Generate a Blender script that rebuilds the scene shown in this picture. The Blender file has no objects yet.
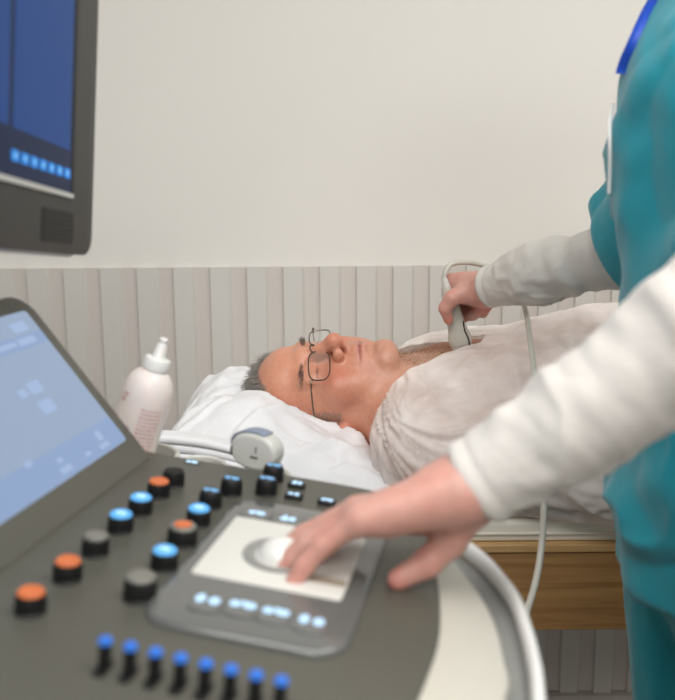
import bpy, bmesh, math
import numpy as np
from mathutils import Matrix, Vector

C = bpy.context.scene.collection
SC = bpy.context.scene

# ------------------------------------------------------------------ camera, world, lights, exposure
F_PX, CX, CY = 900.0, 337.5, 350.0
CAM_H, PITCH, ROLL = 1.25, math.radians(10.1), math.radians(0.4)
cam_d = bpy.data.cameras.new('camera')
cam_d.sensor_fit = 'HORIZONTAL'
cam_d.sensor_width = 36.0
cam_d.lens = F_PX / 675.0 * 36.0
cam_d.clip_start = 0.02
cam_d.dof.use_dof = True
cam_d.dof.focus_distance = 1.40
cam_d.dof.aperture_fstop = 5.0
cam = bpy.data.objects.new('camera', cam_d)
C.objects.link(cam)
_fw = np.array([0, math.cos(PITCH), -math.sin(PITCH)])
_up = np.array([0, math.sin(PITCH), math.cos(PITCH)])
_rt = np.array([1.0, 0, 0])
CR = _rt * math.cos(ROLL) - _up * math.sin(ROLL)
CU = _rt * math.sin(ROLL) + _up * math.cos(ROLL)
CC = np.array([0.0, 0.0, CAM_H])
cam.matrix_world = Matrix(((CR[0], CU[0], -_fw[0], 0), (CR[1], CU[1], -_fw[1], 0), (CR[2], CU[2], -_fw[2], CAM_H), (0, 0, 0, 1)))
SC.camera = cam

world = bpy.data.worlds.new('room_light')
SC.world = world
world.use_nodes = True
world.node_tree.nodes['Background'].inputs[0].default_value = (0.98, 0.99, 1.0, 1)
world.node_tree.nodes['Background'].inputs[1].default_value = 0.34


def area(name, loc, size, power, col, target):
    d = bpy.data.lights.new(name, 'AREA')
    d.shape = 'RECTANGLE'
    d.size, d.size_y = size
    d.energy = power
    d.color = col
    o = bpy.data.objects.new(name, d)
    C.objects.link(o)
    o.location = loc
    o.rotation_euler = (Vector(target) - Vector(loc)).to_track_quat('-Z', 'Y').to_euler()
    return o


area('ceiling_and_fill_lamp', (0.95, 0.45, 2.6), (1.2, 0.9), 25.0, (1.0, 0.995, 0.985), (0.85, 0.55, 0))
area('ceiling_and_fill_lamp', (-0.40, -0.25, 2.6), (1.2, 0.9), 28.0, (1.0, 0.995, 0.985), (-0.3, 0.2, 0))
area('ceiling_and_fill_lamp', (0.5, -1.5, 2.6), (1.2, 0.9), 38.0, (1.0, 0.995, 0.985), (0.45, -0.8, 0))  # fill lamp added behind the camera to brighten the sides facing it
vs = SC.view_settings
vs.view_transform = 'Standard'
vs.look = 'None'
vs.exposure = 0.0
vs.gamma = 1.0
vs.use_curve_mapping = False


# ------------------------------------------------------------------ helpers
def ray(x, y):
    return CR * (x - CX) / F_PX + CU * (CY - y) / F_PX + _fw


def atD(x, y, depth):
    return CC + ray(x, y) * depth


def atY(x, y, Y):
    d = ray(x, y)
    return CC + d * (Y / d[1])


def nrm(v):
    v = np.asarray(v, float)
    return v / np.linalg.norm(v)


def lin(c):
    c = [x / 255.0 for x in c]
    return tuple(x / 12.92 if x <= 0.04045 else ((x + 0.055) / 1.055) ** 2.4 for x in c) + (1.0,)


def mat(name, rgb, rough=0.5, metal=0.0, var=0.06, vscale=30.0, bump=0.0, bscale=200.0, sss=0.0, spec=0.5, attr=False, sheen=0.0,
        coat=0.0, detail=3.0):
    m = bpy.data.materials.new(name)
    m.use_nodes = True
    nt = m.node_tree
    b = nt.nodes['Principled BSDF']
    tc = nt.nodes.new('ShaderNodeTexCoord')
    base = lin(rgb)
    nz = nt.nodes.new('ShaderNodeTexNoise')
    nz.inputs['Scale'].default_value = vscale
    nz.inputs['Detail'].default_value = detail
    nt.links.new(tc.outputs['Object'], nz.inputs['Vector'])
    mx = nt.nodes.new('ShaderNodeMix')
    mx.data_type = 'RGBA'
    mx.blend_type = 'MULTIPLY'
    mx.inputs[0].default_value = 1.0
    rp = nt.nodes.new('ShaderNodeValToRGB')
    rp.color_ramp.elements[0].position = 0.3
    rp.color_ramp.elements[0].color = (1 - var, 1 - var, 1 - var, 1)
    rp.color_ramp.elements[1].position = 0.7
    rp.color_ramp.elements[1].color = (1, 1, 1, 1)
    nt.links.new(nz.outputs['Fac'], rp.inputs['Fac'])
    if attr:
        at = nt.nodes.new('ShaderNodeVertexColor')
        at.layer_name = 'Col'
        nt.links.new(at.outputs['Color'], mx.inputs[6])
    else:
        mx.inputs[6].default_value = base
    nt.links.new(rp.outputs['Color'], mx.inputs[7])
    nt.links.new(mx.outputs[2], b.inputs['Base Color'])
    b.inputs['Roughness'].default_value = rough
    b.inputs['Metallic'].default_value = metal
    b.inputs['Specular IOR Level'].default_value = spec
    if sheen:
        b.inputs['Sheen Weight'].default_value = sheen
    if coat:
        b.inputs['Coat Weight'].default_value = coat
        b.inputs['Coat Roughness'].default_value = 0.08
    if sss:
        b.inputs['Subsurface Weight'].default_value = sss
        b.inputs['Subsurface Radius'].default_value = (0.012, 0.005, 0.003)
        b.inputs['Subsurface Scale'].default_value = 0.6
    if bump:
        bn = nt.nodes.new('ShaderNodeTexNoise')
        bn.inputs['Scale'].default_value = bscale
        bn.inputs['Detail'].default_value = 4.0
        nt.links.new(tc.outputs['Object'], bn.inputs['Vector'])
        bu = nt.nodes.new('ShaderNodeBump')
        bu.inputs['Strength'].default_value = bump
        bu.inputs['Distance'].default_value = 0.002
        nt.links.new(bn.outputs['Fac'], bu.inputs['Height'])
        nt.links.new(bu.outputs['Normal'], b.inputs['Normal'])
    return m


def emit(name, rgb, strength=1.0, rough=0.25, base=(10, 10, 12)):
    m = bpy.data.materials.new(name)
    m.use_nodes = True
    b = m.node_tree.nodes['Principled BSDF']
    b.inputs['Base Color'].default_value = lin(base)
    b.inputs['Roughness'].default_value = rough
    b.inputs['Specular IOR Level'].default_value = 0.12
    b.inputs['Emission Color'].default_value = lin(rgb)
    b.inputs['Emission Strength'].default_value = strength
    return m


def wood_mat(name, a, bcol):
    m = mat(name, a, 0.45, bump=0.1, bscale=60)
    nt = m.node_tree
    b = nt.nodes['Principled BSDF']
    tc = nt.nodes.new('ShaderNodeTexCoord')
    mp = nt.nodes.new('ShaderNodeMapping')
    mp.inputs['Scale'].default_value = (2.0, 40.0, 40.0)
    nz = nt.nodes.new('ShaderNodeTexNoise')
    nz.inputs['Scale'].default_value = 2.2
    nz.inputs['Detail'].default_value = 6
    nz.inputs['Distortion'].default_value = 0.6
    rp = nt.nodes.new('ShaderNodeValToRGB')
    rp.color_ramp.elements[0].position = 0.35
    rp.color_ramp.elements[0].color = lin(bcol)
    rp.color_ramp.elements[1].position = 0.65
    rp.color_ramp.elements[1].color = lin(a)
    nt.links.new(tc.outputs['Object'], mp.inputs['Vector'])
    nt.links.new(mp.outputs['Vector'], nz.inputs['Vector'])
    nt.links.new(nz.outputs['Fac'], rp.inputs['Fac'])
    nt.links.new(rp.outputs['Color'], b.inputs['Base Color'])
    return m


def sheer_mat(name, rgb, alpha):
    """thin see-through non-woven fabric"""
    m = mat(name, rgb, 0.85, var=0.05, vscale=60, bump=0.25, bscale=350, spec=0.2)
    nt = m.node_tree
    b = nt.nodes['Principled BSDF']
    out = nt.nodes['Material Output']
    tr = nt.nodes.new('ShaderNodeBsdfTransparent')
    tl = nt.nodes.new('ShaderNodeBsdfTranslucent')
    tl.inputs['Color'].default_value = lin(rgb)
    a1 = nt.nodes.new('ShaderNodeMixShader')
    a1.inputs[0].default_value = 0.12
    nt.links.new(b.outputs[0], a1.inputs[1])
    nt.links.new(tl.outputs[0], a1.inputs[2])
    a2 = nt.nodes.new('ShaderNodeMixShader')
    tc = nt.nodes.new('ShaderNodeTexCoord')
    nz = nt.nodes.new('ShaderNodeTexNoise')
    nz.inputs['Scale'].default_value = 14
    nz.inputs['Detail'].default_value = 5
    mr = nt.nodes.new('ShaderNodeMapRange')
    mr.inputs[1].default_value = 0.3
    mr.inputs[2].default_value = 0.7
    mr.inputs[3].default_value = alpha - 0.20
    mr.inputs[4].default_value = alpha + 0.16
    nt.links.new(tc.outputs['Object'], nz.inputs['Vector'])
    nt.links.new(nz.outputs['Fac'], mr.inputs[0])
    nt.links.new(mr.outputs[0], a2.inputs[0])
    nt.links.new(tr.outputs[0], a2.inputs[1])
    nt.links.new(a1.outputs[0], a2.inputs[2])
    nt.links.new(a2.outputs[0], out.inputs['Surface'])
    return m


def clear_mat(name, tint=(255, 255, 255), gloss=0.08, rough=0.02):
    m = bpy.data.materials.new(name)
    m.use_nodes = True
    nt = m.node_tree
    out = nt.nodes['Material Output']
    tr = nt.nodes.new('ShaderNodeBsdfTransparent')
    tr.inputs[0].default_value = lin(tint)
    gl = nt.nodes.new('ShaderNodeBsdfGlossy')
    gl.inputs['Roughness'].default_value = rough
    fr = nt.nodes.new('ShaderNodeFresnel')
    fr.inputs[0].default_value = 1.5
    mx = nt.nodes.new('ShaderNodeMixShader')
    ml = nt.nodes.new('ShaderNodeMath')
    ml.operation = 'MULTIPLY'
    ml.inputs[1].default_value = 0.4
    nt.links.new(fr.outputs[0], ml.inputs[0])
    nt.links.new(ml.outputs[0], mx.inputs[0])
    nt.links.new(tr.outputs[0], mx.inputs[1])
    nt.links.new(gl.outputs[0], mx.inputs[2])
    nt.links.new(mx.outputs[0], out.inputs['Surface'])
    return m


def mesh_from(name, V, Fs, smooth=True, mats=(), midx=None, col=None):
    me = bpy.data.meshes.new(name)
    V = np.asarray(V, np.float32)
    if isinstance(Fs, np.ndarray):
        nf, k = Fs.shape
        me.vertices.add(len(V))
        me.vertices.foreach_set('co', V.ravel())
        me.loops.add(nf * k)
        me.loops.foreach_set('vertex_index', Fs.ravel().astype(np.int32))
        me.polygons.add(nf)
        me.polygons.foreach_set('loop_start', np.arange(0, nf * k, k, dtype=np.int32))
        me.update(calc_edges=True)
        me.validate()
    else:
        me.from_pydata([tuple(map(float, v)) for v in V], [], [tuple(int(i) for i in f) for f in Fs])
        me.update()
    for m in mats:
        me.materials.append(m)
    if midx is not None:
        me.polygons.foreach_set('material_index', np.asarray(midx, np.int32))
    me.polygons.foreach_set('use_smooth', np.full(len(me.polygons), smooth, dtype=bool))
    if col is not None:
        a = me.color_attributes.new('Col', 'FLOAT_COLOR', 'POINT')
        a.data.foreach_set('color', np.c_[col, np.ones(len(col))].astype(np.float32).ravel())
    me.update()
    return me


def world_loc(o):
    p = np.zeros(3)
    while o is not None:
        p = p + np.array(o.location)
        o = o.parent
    return p


def add(name, V, Fs, m, parent=None, origin=None, smooth=True, midx=None, col=None, label=None):
    """link world-space geometry as ONE mesh object; parents carry translation only"""
    V = np.asarray(V, float)
    if origin is None:
        origin = (V.min(0) + V.max(0)) / 2
        if parent is None:
            origin[2] = V[:, 2].min()
    origin = np.asarray(origin, float)
    mats = m if isinstance(m, (list, tuple)) else [m]
    me = mesh_from(name, V - origin, Fs, smooth, mats, midx, col)
    o = bpy.data.objects.new(name, me)
    C.objects.link(o)
    if parent is not None:
        o.parent = parent
        o.location = origin - world_loc(parent)
    else:
        o.location = origin
    if label:
        o['label'] = label
    return o


def tag(o, label, cat, group=None):
    o['label'] = label
    o['category'] = cat
    if group:
        o['group'] = group
    return o


def thing(name, label, cat, loc, group=None):
    o = bpy.data.objects.new(name, None)
    o.empty_display_size = 0.05
    C.objects.link(o)
    o.location = loc
    return tag(o, label, cat, group)


def sharp(o, ang=35):
    me = o.data
    me.set_sharp_from_angle(angle=math.radians(ang))
    return o


class Geo:
    """collects pieces into one vertex/face list"""

    def __init__(self):
        self.V, self.F, self.M, self.n = [], [], [], 0

    def put(self, V, Fs, mi=0):
        V = np.asarray(V, float)
        self.V.append(V)
        for f in Fs:
            self.F.append([int(i) + self.n for i in f])
            self.M.append(mi)
        self.n += len(V)
        return self

    def box(self, c, s, mi=0, R=None, bev=0.0):
        bm = bmesh.new()
        bmesh.ops.create_cube(bm, size=1.0)
        for v in bm.verts:
            v.co = Vector((v.co.x * s[0], v.co.y * s[1], v.co.z * s[2]))
        if bev > 0:
            bmesh.ops.bevel(bm, geom=bm.edges[:], offset=bev, segments=3, affect='EDGES', profile=0.6)
        bm.verts.index_update()
        V = np.array([v.co[:] for v in bm.verts])
        Fs = [[v.index for v in f.verts] for f in bm.faces]
        bm.free()
        if R is not None:
            V = V @ np.asarray(R).T
        return self.put(V + np.asarray(c, float), Fs, mi)

    def rings(self, rings, closed_loop=True, caps=True, mi=0):
        n = len(rings[0])
        V = np.concatenate(rings)
        Fs = []
        for i in range(len(rings) - 1):
            for j in range(n if closed_loop else n - 1):
                a, b = i * n + j, i * n + (j + 1) % n
                Fs.append([a, b, b + n, a + n])
        if caps:
            Fs.append(list(range(n))[::-1])
            Fs.append(list(range((len(rings) - 1) * n, len(rings) * n)))
        return self.put(V, Fs, mi)

    def tube(self, pts, r, n=12, mi=0, closed=False, flat=None):
        pts = np.asarray(pts, float)
        m = len(pts)
        r = np.full(m, r) if np.isscalar(r) else np.asarray(r, float)
        T = np.roll(pts, -1, 0) - np.roll(pts, 1, 0)
        if not closed:
            T[0], T[-1] = pts[1] - pts[0], pts[-1] - pts[-2]
        T /= np.linalg.norm(T, axis=1)[:, None] + 1e-12
        up = np.array([0, 0, 1.0]) if flat is None else np.asarray(flat[0], float)
        if abs(T[0] @ up) > 0.95:
            up = np.array([0.0, 1.0, 0.0])
        rings = []
        u = up - T[0] * (up @ T[0])
        u /= np.linalg.norm(u)
        for i in range(m):
            if flat is not None:
                u = up - T[i] * (up @ T[i])
            else:
                u = u - T[i] * (u @ T[i])
            u /= np.linalg.norm(u)
            w = np.cross(T[i], u)
            a = np.linspace(0, 2 * np.pi, n, endpoint=False)
            fz = 1.0 if flat is None else flat[1]
            rings.append(pts[i] + r[i] * (np.outer(np.cos(a) * fz, u) + np.outer(np.sin(a), w)))
        if closed:
            rings.append(rings[0])
            return self.rings(rings, True, False, mi)
        return self.rings(rings, True, True, mi)

    def lathe(self, prof, M=None, n=32, mi=0):
        """prof: (r, z) from bottom to top, axis z, then matrix M (3x4)"""
        a = np.linspace(0, 2 * np.pi, n, endpoint=False)
        rings = [np.c_[r * np.cos(a), r * np.sin(a), np.full(n, z)] for r, z in prof]
        if M is not None:
            rings = [q @ M[:, :3].T + M[:, 3] for q in rings]
        return self.rings(rings, True, True, mi)

    def prism(self, outline, z0, z1, bev=0.0, M=None, mi=0, bot=0.0):
        """outline 2D counter-clockwise, extruded z0..z1 with a rounded top edge"""
        o = np.asarray(outline, float)
        t = np.roll(o, -1, 0) - np.roll(o, 1, 0)
        nn = np.c_[t[:, 1], -t[:, 0]]
        nn /= np.linalg.norm(nn, axis=1)[:, None]
        prof = []
        if bot > 0:
            for a in (0, 30, 60):
                prof.append((bot * (1 - math.sin(math.radians(a))), z0 + bot * (1 - math.cos(math.radians(a)))))
            prof = [(bot * (1 - math.sin(math.radians(a))), z0 + bot * (1 - math.cos(math.radians(a)))) for a in (0, 30, 60, 90)]
        else:
            prof.append((0, z0))
        if bev > 0:
            for a in (0, 22, 45, 67, 90):
                prof.append((bev * (1 - math.cos(math.radians(a))), z1 - bev * (1 - math.sin(math.radians(a)))))
        else:
            prof.append((0, z1))
        rings = [np.c_[o - nn * ins, np.full(len(o), z)] for ins, z in prof]
        if M is not None:
            rings = [q @ M[:, :3].T + M[:, 3] for q in rings]
        return self.rings(rings, True, True, mi)

    def make(self, name, m, parent=None, smooth=True, origin=None, label=None, ang=35):
        o = add(name, np.concatenate(self.V), self.F, m, parent, origin, smooth, self.M, None, label)
        # consistent outward normals
        bm = bmesh.new()
        bm.from_mesh(o.data)
        bmesh.ops.recalc_face_normals(bm, faces=bm.faces[:])
        big = [f for f in bm.faces if len(f.verts) > 8]
        for f in big:
            f.smooth = False
        if big:
            bmesh.ops.triangulate(bm, faces=big, ngon_method='BEAUTY')
        bm.to_mesh(o.data)
        bm.free()
        if smooth:
            sharp(o, ang)
            for p in o.data.polygons:
                if len(p.vertices) > 8:
                    p.use_smooth = False
        return o


def rrect(x0, x1, y0, y1, r, n=6):
    r = (r,) * 4 if np.isscalar(r) else r
    out = []
    for (cx, cy, rr, a0) in ((x1 - r[0], y0 + r[0], r[0], -90), (x1 - r[1], y1 - r[1], r[1], 0), (x0 + r[2], y1 - r[2], r[2], 90),
                             (x0 + r[3], y0 + r[3], r[3], 180)):
        for i in range(n + 1):
            a = math.radians(a0 + 90 * i / n)
            out.append((cx + rr * math.cos(a), cy + rr * math.sin(a)))
    return np.array(out)


def smooth_path(pts, n=8, closed=False):
    """Catmull-Rom"""
    P = np.asarray(pts, float)
    m = len(P)
    out = []
    rng = range(m) if closed else range(m - 1)
    for i in rng:
        if closed:
            a, b, c, d = P[(i - 1) % m], P[i], P[(i + 1) % m], P[(i + 2) % m]
        else:
            a, b, c, d = P[max(i - 1, 0)], P[i], P[i + 1], P[min(i + 2, m - 1)]
        for k in range(n):
            t = k / n
            out.append(0.5 * ((2 * b) + (-a + c) * t + (2 * a - 5 * b + 4 * c - d) * t * t + (-a + 3 * b - 3 * c + d) * t ** 3))
    if not closed:
        out.append(P[-1])
    return np.array(out)


# ---------------- noise
def _hash(i, j, k, s):
    h = (i * 374761393 + j * 668265263 + k * 2147483647 + s * 974634777) & 0xFFFFFFFF
    h = ((h ^ (h >> 13)) * 1274126177) & 0xFFFFFFFF
    h = h ^ (h >> 16)
    return (h & 0xFFFF) / 65535.0


def vnoise(P, s=0):
    P = np.asarray(P, float)
    I = np.floor(P).astype(np.int64)
    f = P - I
    f = f * f * f * (f * (f * 6 - 15) + 10)
    r = 0
    for a in (0, 1):
        for b in (0, 1):
            for c in (0, 1):
                w = (f[:, 0] if a else 1 - f[:, 0]) * (f[:, 1] if b else 1 - f[:, 1]) * (f[:, 2] if c else 1 - f[:, 2])
                r = r + w * _hash(I[:, 0] + a, I[:, 1] + b, I[:, 2] + c, s)
    return r * 2 - 1


def fbm(P, octv=3, s=0):
    r, a = 0, 1.0
    for o in range(octv):
        r = r + a * vnoise(np.asarray(P) * 2 ** o + 17.3 * o, s + o)
        a *= 0.5
    return r


# ---------------- signed-distance modelling of soft bodies
class SDF:
    def __init__(self):
        self.p = []

    def cap(self, a, b, ra, rb=None, k=0.01, op='u', sc=None):
        a, b = np.asarray(a, float), np.asarray(b, float)
        rb = ra if rb is None else rb
        sc = np.ones(3) if sc is None else np.asarray(sc, float)
        lo = np.minimum(a - ra * sc, b - rb * sc)
        hi = np.maximum(a + ra * sc, b + rb * sc)

        def f(P, a=a / sc, b=b / sc):
            Q = P / sc
            ab = b - a
            t = np.clip(((Q - a) @ ab) / (ab @ ab + 1e-12), 0, 1)
            return (np.linalg.norm(Q - a - t[:, None] * ab, axis=1) - (ra + (rb - ra) * t)) * sc.min()
        self.p.append((lo, hi, f, k, op))
        return self

    def chain(self, pts, rs, k=0.008, op='u'):
        for i in range(len(pts) - 1):
            self.cap(pts[i], pts[i + 1], rs[i], rs[i + 1], k, op)
        return self

    def ell(self, c, r, k=0.02, op='u', R=None):
        c, r = np.asarray(c, float), np.asarray(r, float)
        m = r.max()

        def f(P):
            q = P - c
            if R is not None:
                q = q @ R          # world -> local (R columns = local axes)
            k0 = np.linalg.norm(q / r, axis=1)
            k1 = np.linalg.norm(q / (r * r), axis=1) + 1e-9
            return k0 * (k0 - 1) / k1
        ext = r if R is None else np.full(3, m)
        self.p.append((c - ext, c + ext, f, k, op))
        return self

    def half(self, p0, n, k=0.004):
        """keep only the side n points away from"""
        p0, n = np.asarray(p0, float), nrm(n)
        self.p.append((None, None, lambda P: -((P - p0) @ n), k, 's'))
        return self

    def placed(self, O, R, s):
        """a copy rotated by R (columns), scaled by s, moved to O"""
        out = SDF()
        R = np.asarray(R, float)
        for lo, hi, f, k, op in self.p:
            cs = np.array([[x, y, z] for x in (lo[0], hi[0]) for y in (lo[1], hi[1]) for z in (lo[2], hi[2])])
            w = cs @ R.T * s + O
            out.p.append((w.min(0), w.max(0), (lambda P, f=f: f(((P - O) @ R) / s) * s), k * s, op))
        return out

    def join(self, other):
        self.p += other.p
        return self

    def ev(self, P, pad=0.05):
        res = np.full(len(P), 1.0)
        for lo, hi, f, k, op in self.p:
            if lo is None:
                idx = np.arange(len(P))
            else:
                m = ((P > lo - pad) & (P < hi + pad)).all(1)
                idx = np.nonzero(m)[0]
            if len(idx) == 0:
                continue
            d = f(P[idx])
            r = res[idx]
            if op == 'u':
                h = np.clip(0.5 + 0.5 * (r - d) / k, 0, 1)
                res[idx] = r * (1 - h) + d * h - k * h * (1 - h)
            else:
                h = np.clip(0.5 - 0.5 * (r + d) / k, 0, 1)
                res[idx] = r * (1 - h) - d * h + k * h * (1 - h)
        return res

    def mesh(self, h, inflate=0.0, lo=None, hi=None, relax=1):
        pad = max(0.05, 12 * h)
        if lo is None:
            lo = np.min([p[0] for p in self.p if p[4] == 'u'], 0) - 4 * h - inflate
            hi = np.max([p[1] for p in self.p if p[4] == 'u'], 0) + 4 * h + inflate
        b = 8
        nb = np.ceil((np.asarray(hi) - lo) / (h * b)).astype(int) + 1
        n = nb * b
        g = [np.arange(nb[i]) * b * h + lo[i] + h * (b - 1) / 2 for i in range(3)]
        Cn = np.stack(np.meshgrid(*g, indexing='ij'), -1).reshape(-1, 3)
        fc = self.ev(Cn, pad) - inflate
        near = np.abs(fc) < h * b * 1.35 + 0.004
        Fd = np.repeat(np.repeat(np.repeat(fc.reshape(nb).astype(np.float32), b, 0), b, 1), b, 2)
        ids = np.array(np.unravel_index(np.nonzero(near)[0], nb)).T
        off = np.stack(np.meshgrid(*[np.arange(b)] * 3, indexing='ij'), -1).reshape(-1, 3)
        for s in range(0, len(ids), 2500):
            I = (ids[s:s + 2500, None, :] * b + off[None]).reshape(-1, 3)
            Fd[I[:, 0], I[:, 1], I[:, 2]] = self.ev(I * h + lo, pad) - inflate
        return surface_nets(Fd, np.asarray(lo, float), h, relax)


def surface_nets(f, lo, h, relax=1):
    s = f < 0
    nx, ny, nz = f.shape
    cnt = np.zeros((nx - 1, ny - 1, nz - 1), np.uint8)
    for a in (0, 1):
        for b in (0, 1):
            for c in (0, 1):
                cnt += s[a:nx - 1 + a, b:ny - 1 + b, c:nz - 1 + c]
    mask = (cnt > 0) & (cnt < 8)
    I = np.array(np.nonzero(mask)).T
    idx = np.full(mask.shape, -1, np.int64)
    idx[mask] = np.arange(len(I))
    acc = np.zeros((len(I), 3))
    num = np.zeros(len(I))
    corners = [(a, b, c) for a in (0, 1) for b in (0, 1) for c in (0, 1)]
    for p in corners:
        for ax in range(3):
            if p[ax]:
                continue
            q = list(p)
            q[ax] = 1
            fa = f[I[:, 0] + p[0], I[:, 1] + p[1], I[:, 2] + p[2]].astype(float)
            fb = f[I[:, 0] + q[0], I[:, 1] + q[1], I[:, 2] + q[2]].astype(float)
            m = (fa < 0) != (fb < 0)
            t = np.where(m, fa / (fa - fb + 1e-20), 0)
            pos = np.array(p, float)[None].repeat(len(I), 0)
            pos[:, ax] += t
            acc[m] += pos[m]
            num[m] += 1
    V = (I + acc / num[:, None]) * h + lo
    quads = []
    for ax in range(3):
        o1, o2 = (ax + 1) % 3, (ax + 2) % 3
        sl = [slice(None)] * 3
        sl[ax] = slice(0, f.shape[ax] - 1)
        sr = [slice(None)] * 3
        sr[ax] = slice(1, f.shape[ax])
        d = s[tuple(sl)] != s[tuple(sr)]
        E = np.array(np.nonzero(d)).T
        E = E[(E[:, o1] > 0) & (E[:, o2] > 0) & (E[:, o1] < f.shape[o1] - 1) & (E[:, o2] < f.shape[o2] - 1)]
        fl = s[E[:, 0], E[:, 1], E[:, 2]]

        def cell(d1, d2):
            K = E.copy()
            K[:, o1] -= d1
            K[:, o2] -= d2
            return idx[K[:, 0], K[:, 1], K[:, 2]]
        Q = np.c_[cell(1, 1), cell(0, 1), cell(0, 0), cell(1, 0)]
        Q[~fl] = Q[~fl][:, ::-1]
        quads.append(Q)
    Q = np.concatenate(quads)
    for _ in range(relax):
        V = V * 0.5 + 0.5 * lap(V, Q)
    return V, Q


def lap(V, Q):
    acc = np.zeros_like(V)
    n = np.zeros(len(V))
    for i in range(4):
        j = (i + 1) % 4
        for a, b in ((i, j), (j, i)):
            for c in range(3):
                acc[:, c] += np.bincount(Q[:, a], V[Q[:, b], c], len(V))
            n += np.bincount(Q[:, a], minlength=len(V))
    n[n == 0] = 1
    return acc / n[:, None]


def vnormals(V, Q):
    d1, d2 = V[Q[:, 2]] - V[Q[:, 0]], V[Q[:, 3]] - V[Q[:, 1]]
    fn = np.cross(d1, d2)
    N = np.zeros_like(V)
    for i in range(4):
        for c in range(3):
            N[:, c] += np.bincount(Q[:, i], fn[:, c], len(V))
    return N / (np.linalg.norm(N, axis=1)[:, None] + 1e-12)


def prune(V, Q, keep):
    """drop faces with any vertex not kept"""
    Q = Q[keep[Q].all(1)]
    used = np.unique(Q)
    mp = np.full(len(V), -1)
    mp[used] = np.arange(len(used))
    return V[used], mp[Q], used


def strands(roots, dirs, length, r, bend, seed, taper=0.3):
    """many short tapered hairs as one vertex/quad list"""
    rs = np.random.RandomState(seed)
    n = len(roots)
    L = length * (0.7 + 0.6 * rs.rand(n))[:, None]
    side = rs.randn(n, 3)
    side -= dirs * (side * dirs).sum(1)[:, None]
    side /= np.linalg.norm(side, axis=1)[:, None]
    w = np.cross(dirs, side)
    V, Q = [], []
    segs = 3
    for i in range(segs + 1):
        t = i / segs
        c = roots + dirs * L * t + bend * L * t * t
        rr = r * (1 - (1 - taper) * t)
        for k in range(3):
            a = 2 * math.pi * k / 3
            V.append(c + rr * (math.cos(a) * side + math.sin(a) * w))
    V = np.stack(V, 1)                      # n, (segs+1)*3, 3
    base = np.arange(n)[:, None] * V.shape[1]
    for i in range(segs):
        for k in range(3):
            a, b = i * 3 + k, i * 3 + (k + 1) % 3
            Q.append(np.concatenate([base + a, base + b, base + b + 3, base + a + 3], 1))
    return V.reshape(-1, 3), np.concatenate(Q)


# ------------------------------------------------------------------ materials
M_wall = mat('cream_plaster', (225, 222, 215), 0.75, var=0.02, vscale=3, bump=0.03, bscale=120)
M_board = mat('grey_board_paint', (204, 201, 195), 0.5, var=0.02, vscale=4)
M_board2 = mat('board_warm_tone', (203, 196, 189), 0.5, var=0.02, vscale=4)  # narrow boards and baseboard: slightly warmer tone than the wide boards
M_floor = mat('grey_vinyl', (92, 82, 74), 0.5, var=0.1, vscale=8)
M_ceil = mat('white_ceiling_paint', (235, 232, 226), 0.8, var=0.02, vscale=3)
M_oak = wood_mat('oak_veneer', (176, 134, 84), (146, 105, 62))
M_oak2 = wood_mat('light_oak_edge', (206, 168, 116), (188, 148, 98))
M_matt = mat('beige_vinyl', (234, 227, 212), 0.5, var=0.04, vscale=9, bump=0.05)
M_linen = mat('white_cotton', (236, 236, 238), 0.8, var=0.03, vscale=20, bump=0.15, bscale=90, sheen=0.1, spec=0.2)
M_skin_p = mat('patient_skin', (214, 150, 122), 0.42, var=0.10, vscale=160, bump=0.12, bscale=420, sss=0.25, attr=True)
M_skin_s = mat('carer_skin', (222, 160, 140), 0.45, var=0.10, vscale=120, bump=0.12, bscale=300, sss=0.25, attr=True)
M_gown = sheer_mat('sheer_nonwoven', (255, 248, 243), 0.75)
M_teal = mat('teal_scrub_cotton', (18, 148, 164), 0.7, var=0.08, vscale=25, bump=0.12, bscale=300, sheen=0.25, spec=0.3)
M_white_knit = mat('white_jersey', (212, 207, 200), 0.85, var=0.04, vscale=20, bump=0.2, bscale=260, sheen=0.15, spec=0.2)
M_greyhair = mat('grey_hair', (176, 169, 161), 0.5, var=0.55, vscale=220)
M_brownhair = mat('brown_hair', (84, 56, 38), 0.5, var=0.3, vscale=150)
M_brow = mat('dark_brow_hair', (112, 96, 88), 0.6, var=0.2, vscale=200)
M_chesthair = mat('brown_chest_hair', (176, 136, 106), 0.6, var=0.2, vscale=200)
M_panel = mat('olive_grey_plastic', (84, 83, 74), 0.42, var=0.03, vscale=40, bump=0.06, bscale=900)
M_dark = mat('charcoal_plastic', (66, 65, 61), 0.5, var=0.03, vscale=40, bump=0.05, bscale=900)
M_black = mat('black_rubber', (14, 14, 14), 0.5, var=0.05)
M_gloss = mat('glossy_grey_plastic', (96, 97, 95), 0.12, var=0.03, spec=0.6, coat=0.5)
M_cream = mat('cream_white_plastic', (192, 188, 176), 0.35, var=0.02)
M_white = mat('white_plastic', (238, 237, 233), 0.3, var=0.02)
M_greyp = mat('mid_grey_plastic', (138, 138, 134), 0.4, var=0.03)
M_lgrey = mat('light_grey_plastic', (206, 205, 198), 0.35, var=0.02)
M_knobgrey = mat('unlit_grey_cap', (118, 116, 108), 0.35, var=0.04)
M_ball = mat('pearl_white_ball', (226, 224, 218), 0.12, var=0.02, coat=0.6)
M_bluerub = mat('blue_grey_rubber', (134, 144, 164), 0.4, var=0.04)
M_metal = mat('brushed_steel', (120, 112, 100), 0.25, metal=1.0, var=0.05)
M_lens = clear_mat('clear_lens')
M_orange = emit('orange_lit_cap', (205, 110, 60), 0.12, 0.35, base=(196, 108, 66))
M_blue = emit('blue_lit_cap', (96, 172, 226), 0.75, 0.3, base=(70, 130, 180))
M_lblue = emit('sky_blue_light', (140, 200, 250), 1.0)
M_glyph = emit('pale_blue_light', (190, 226, 255), 1.5)
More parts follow.
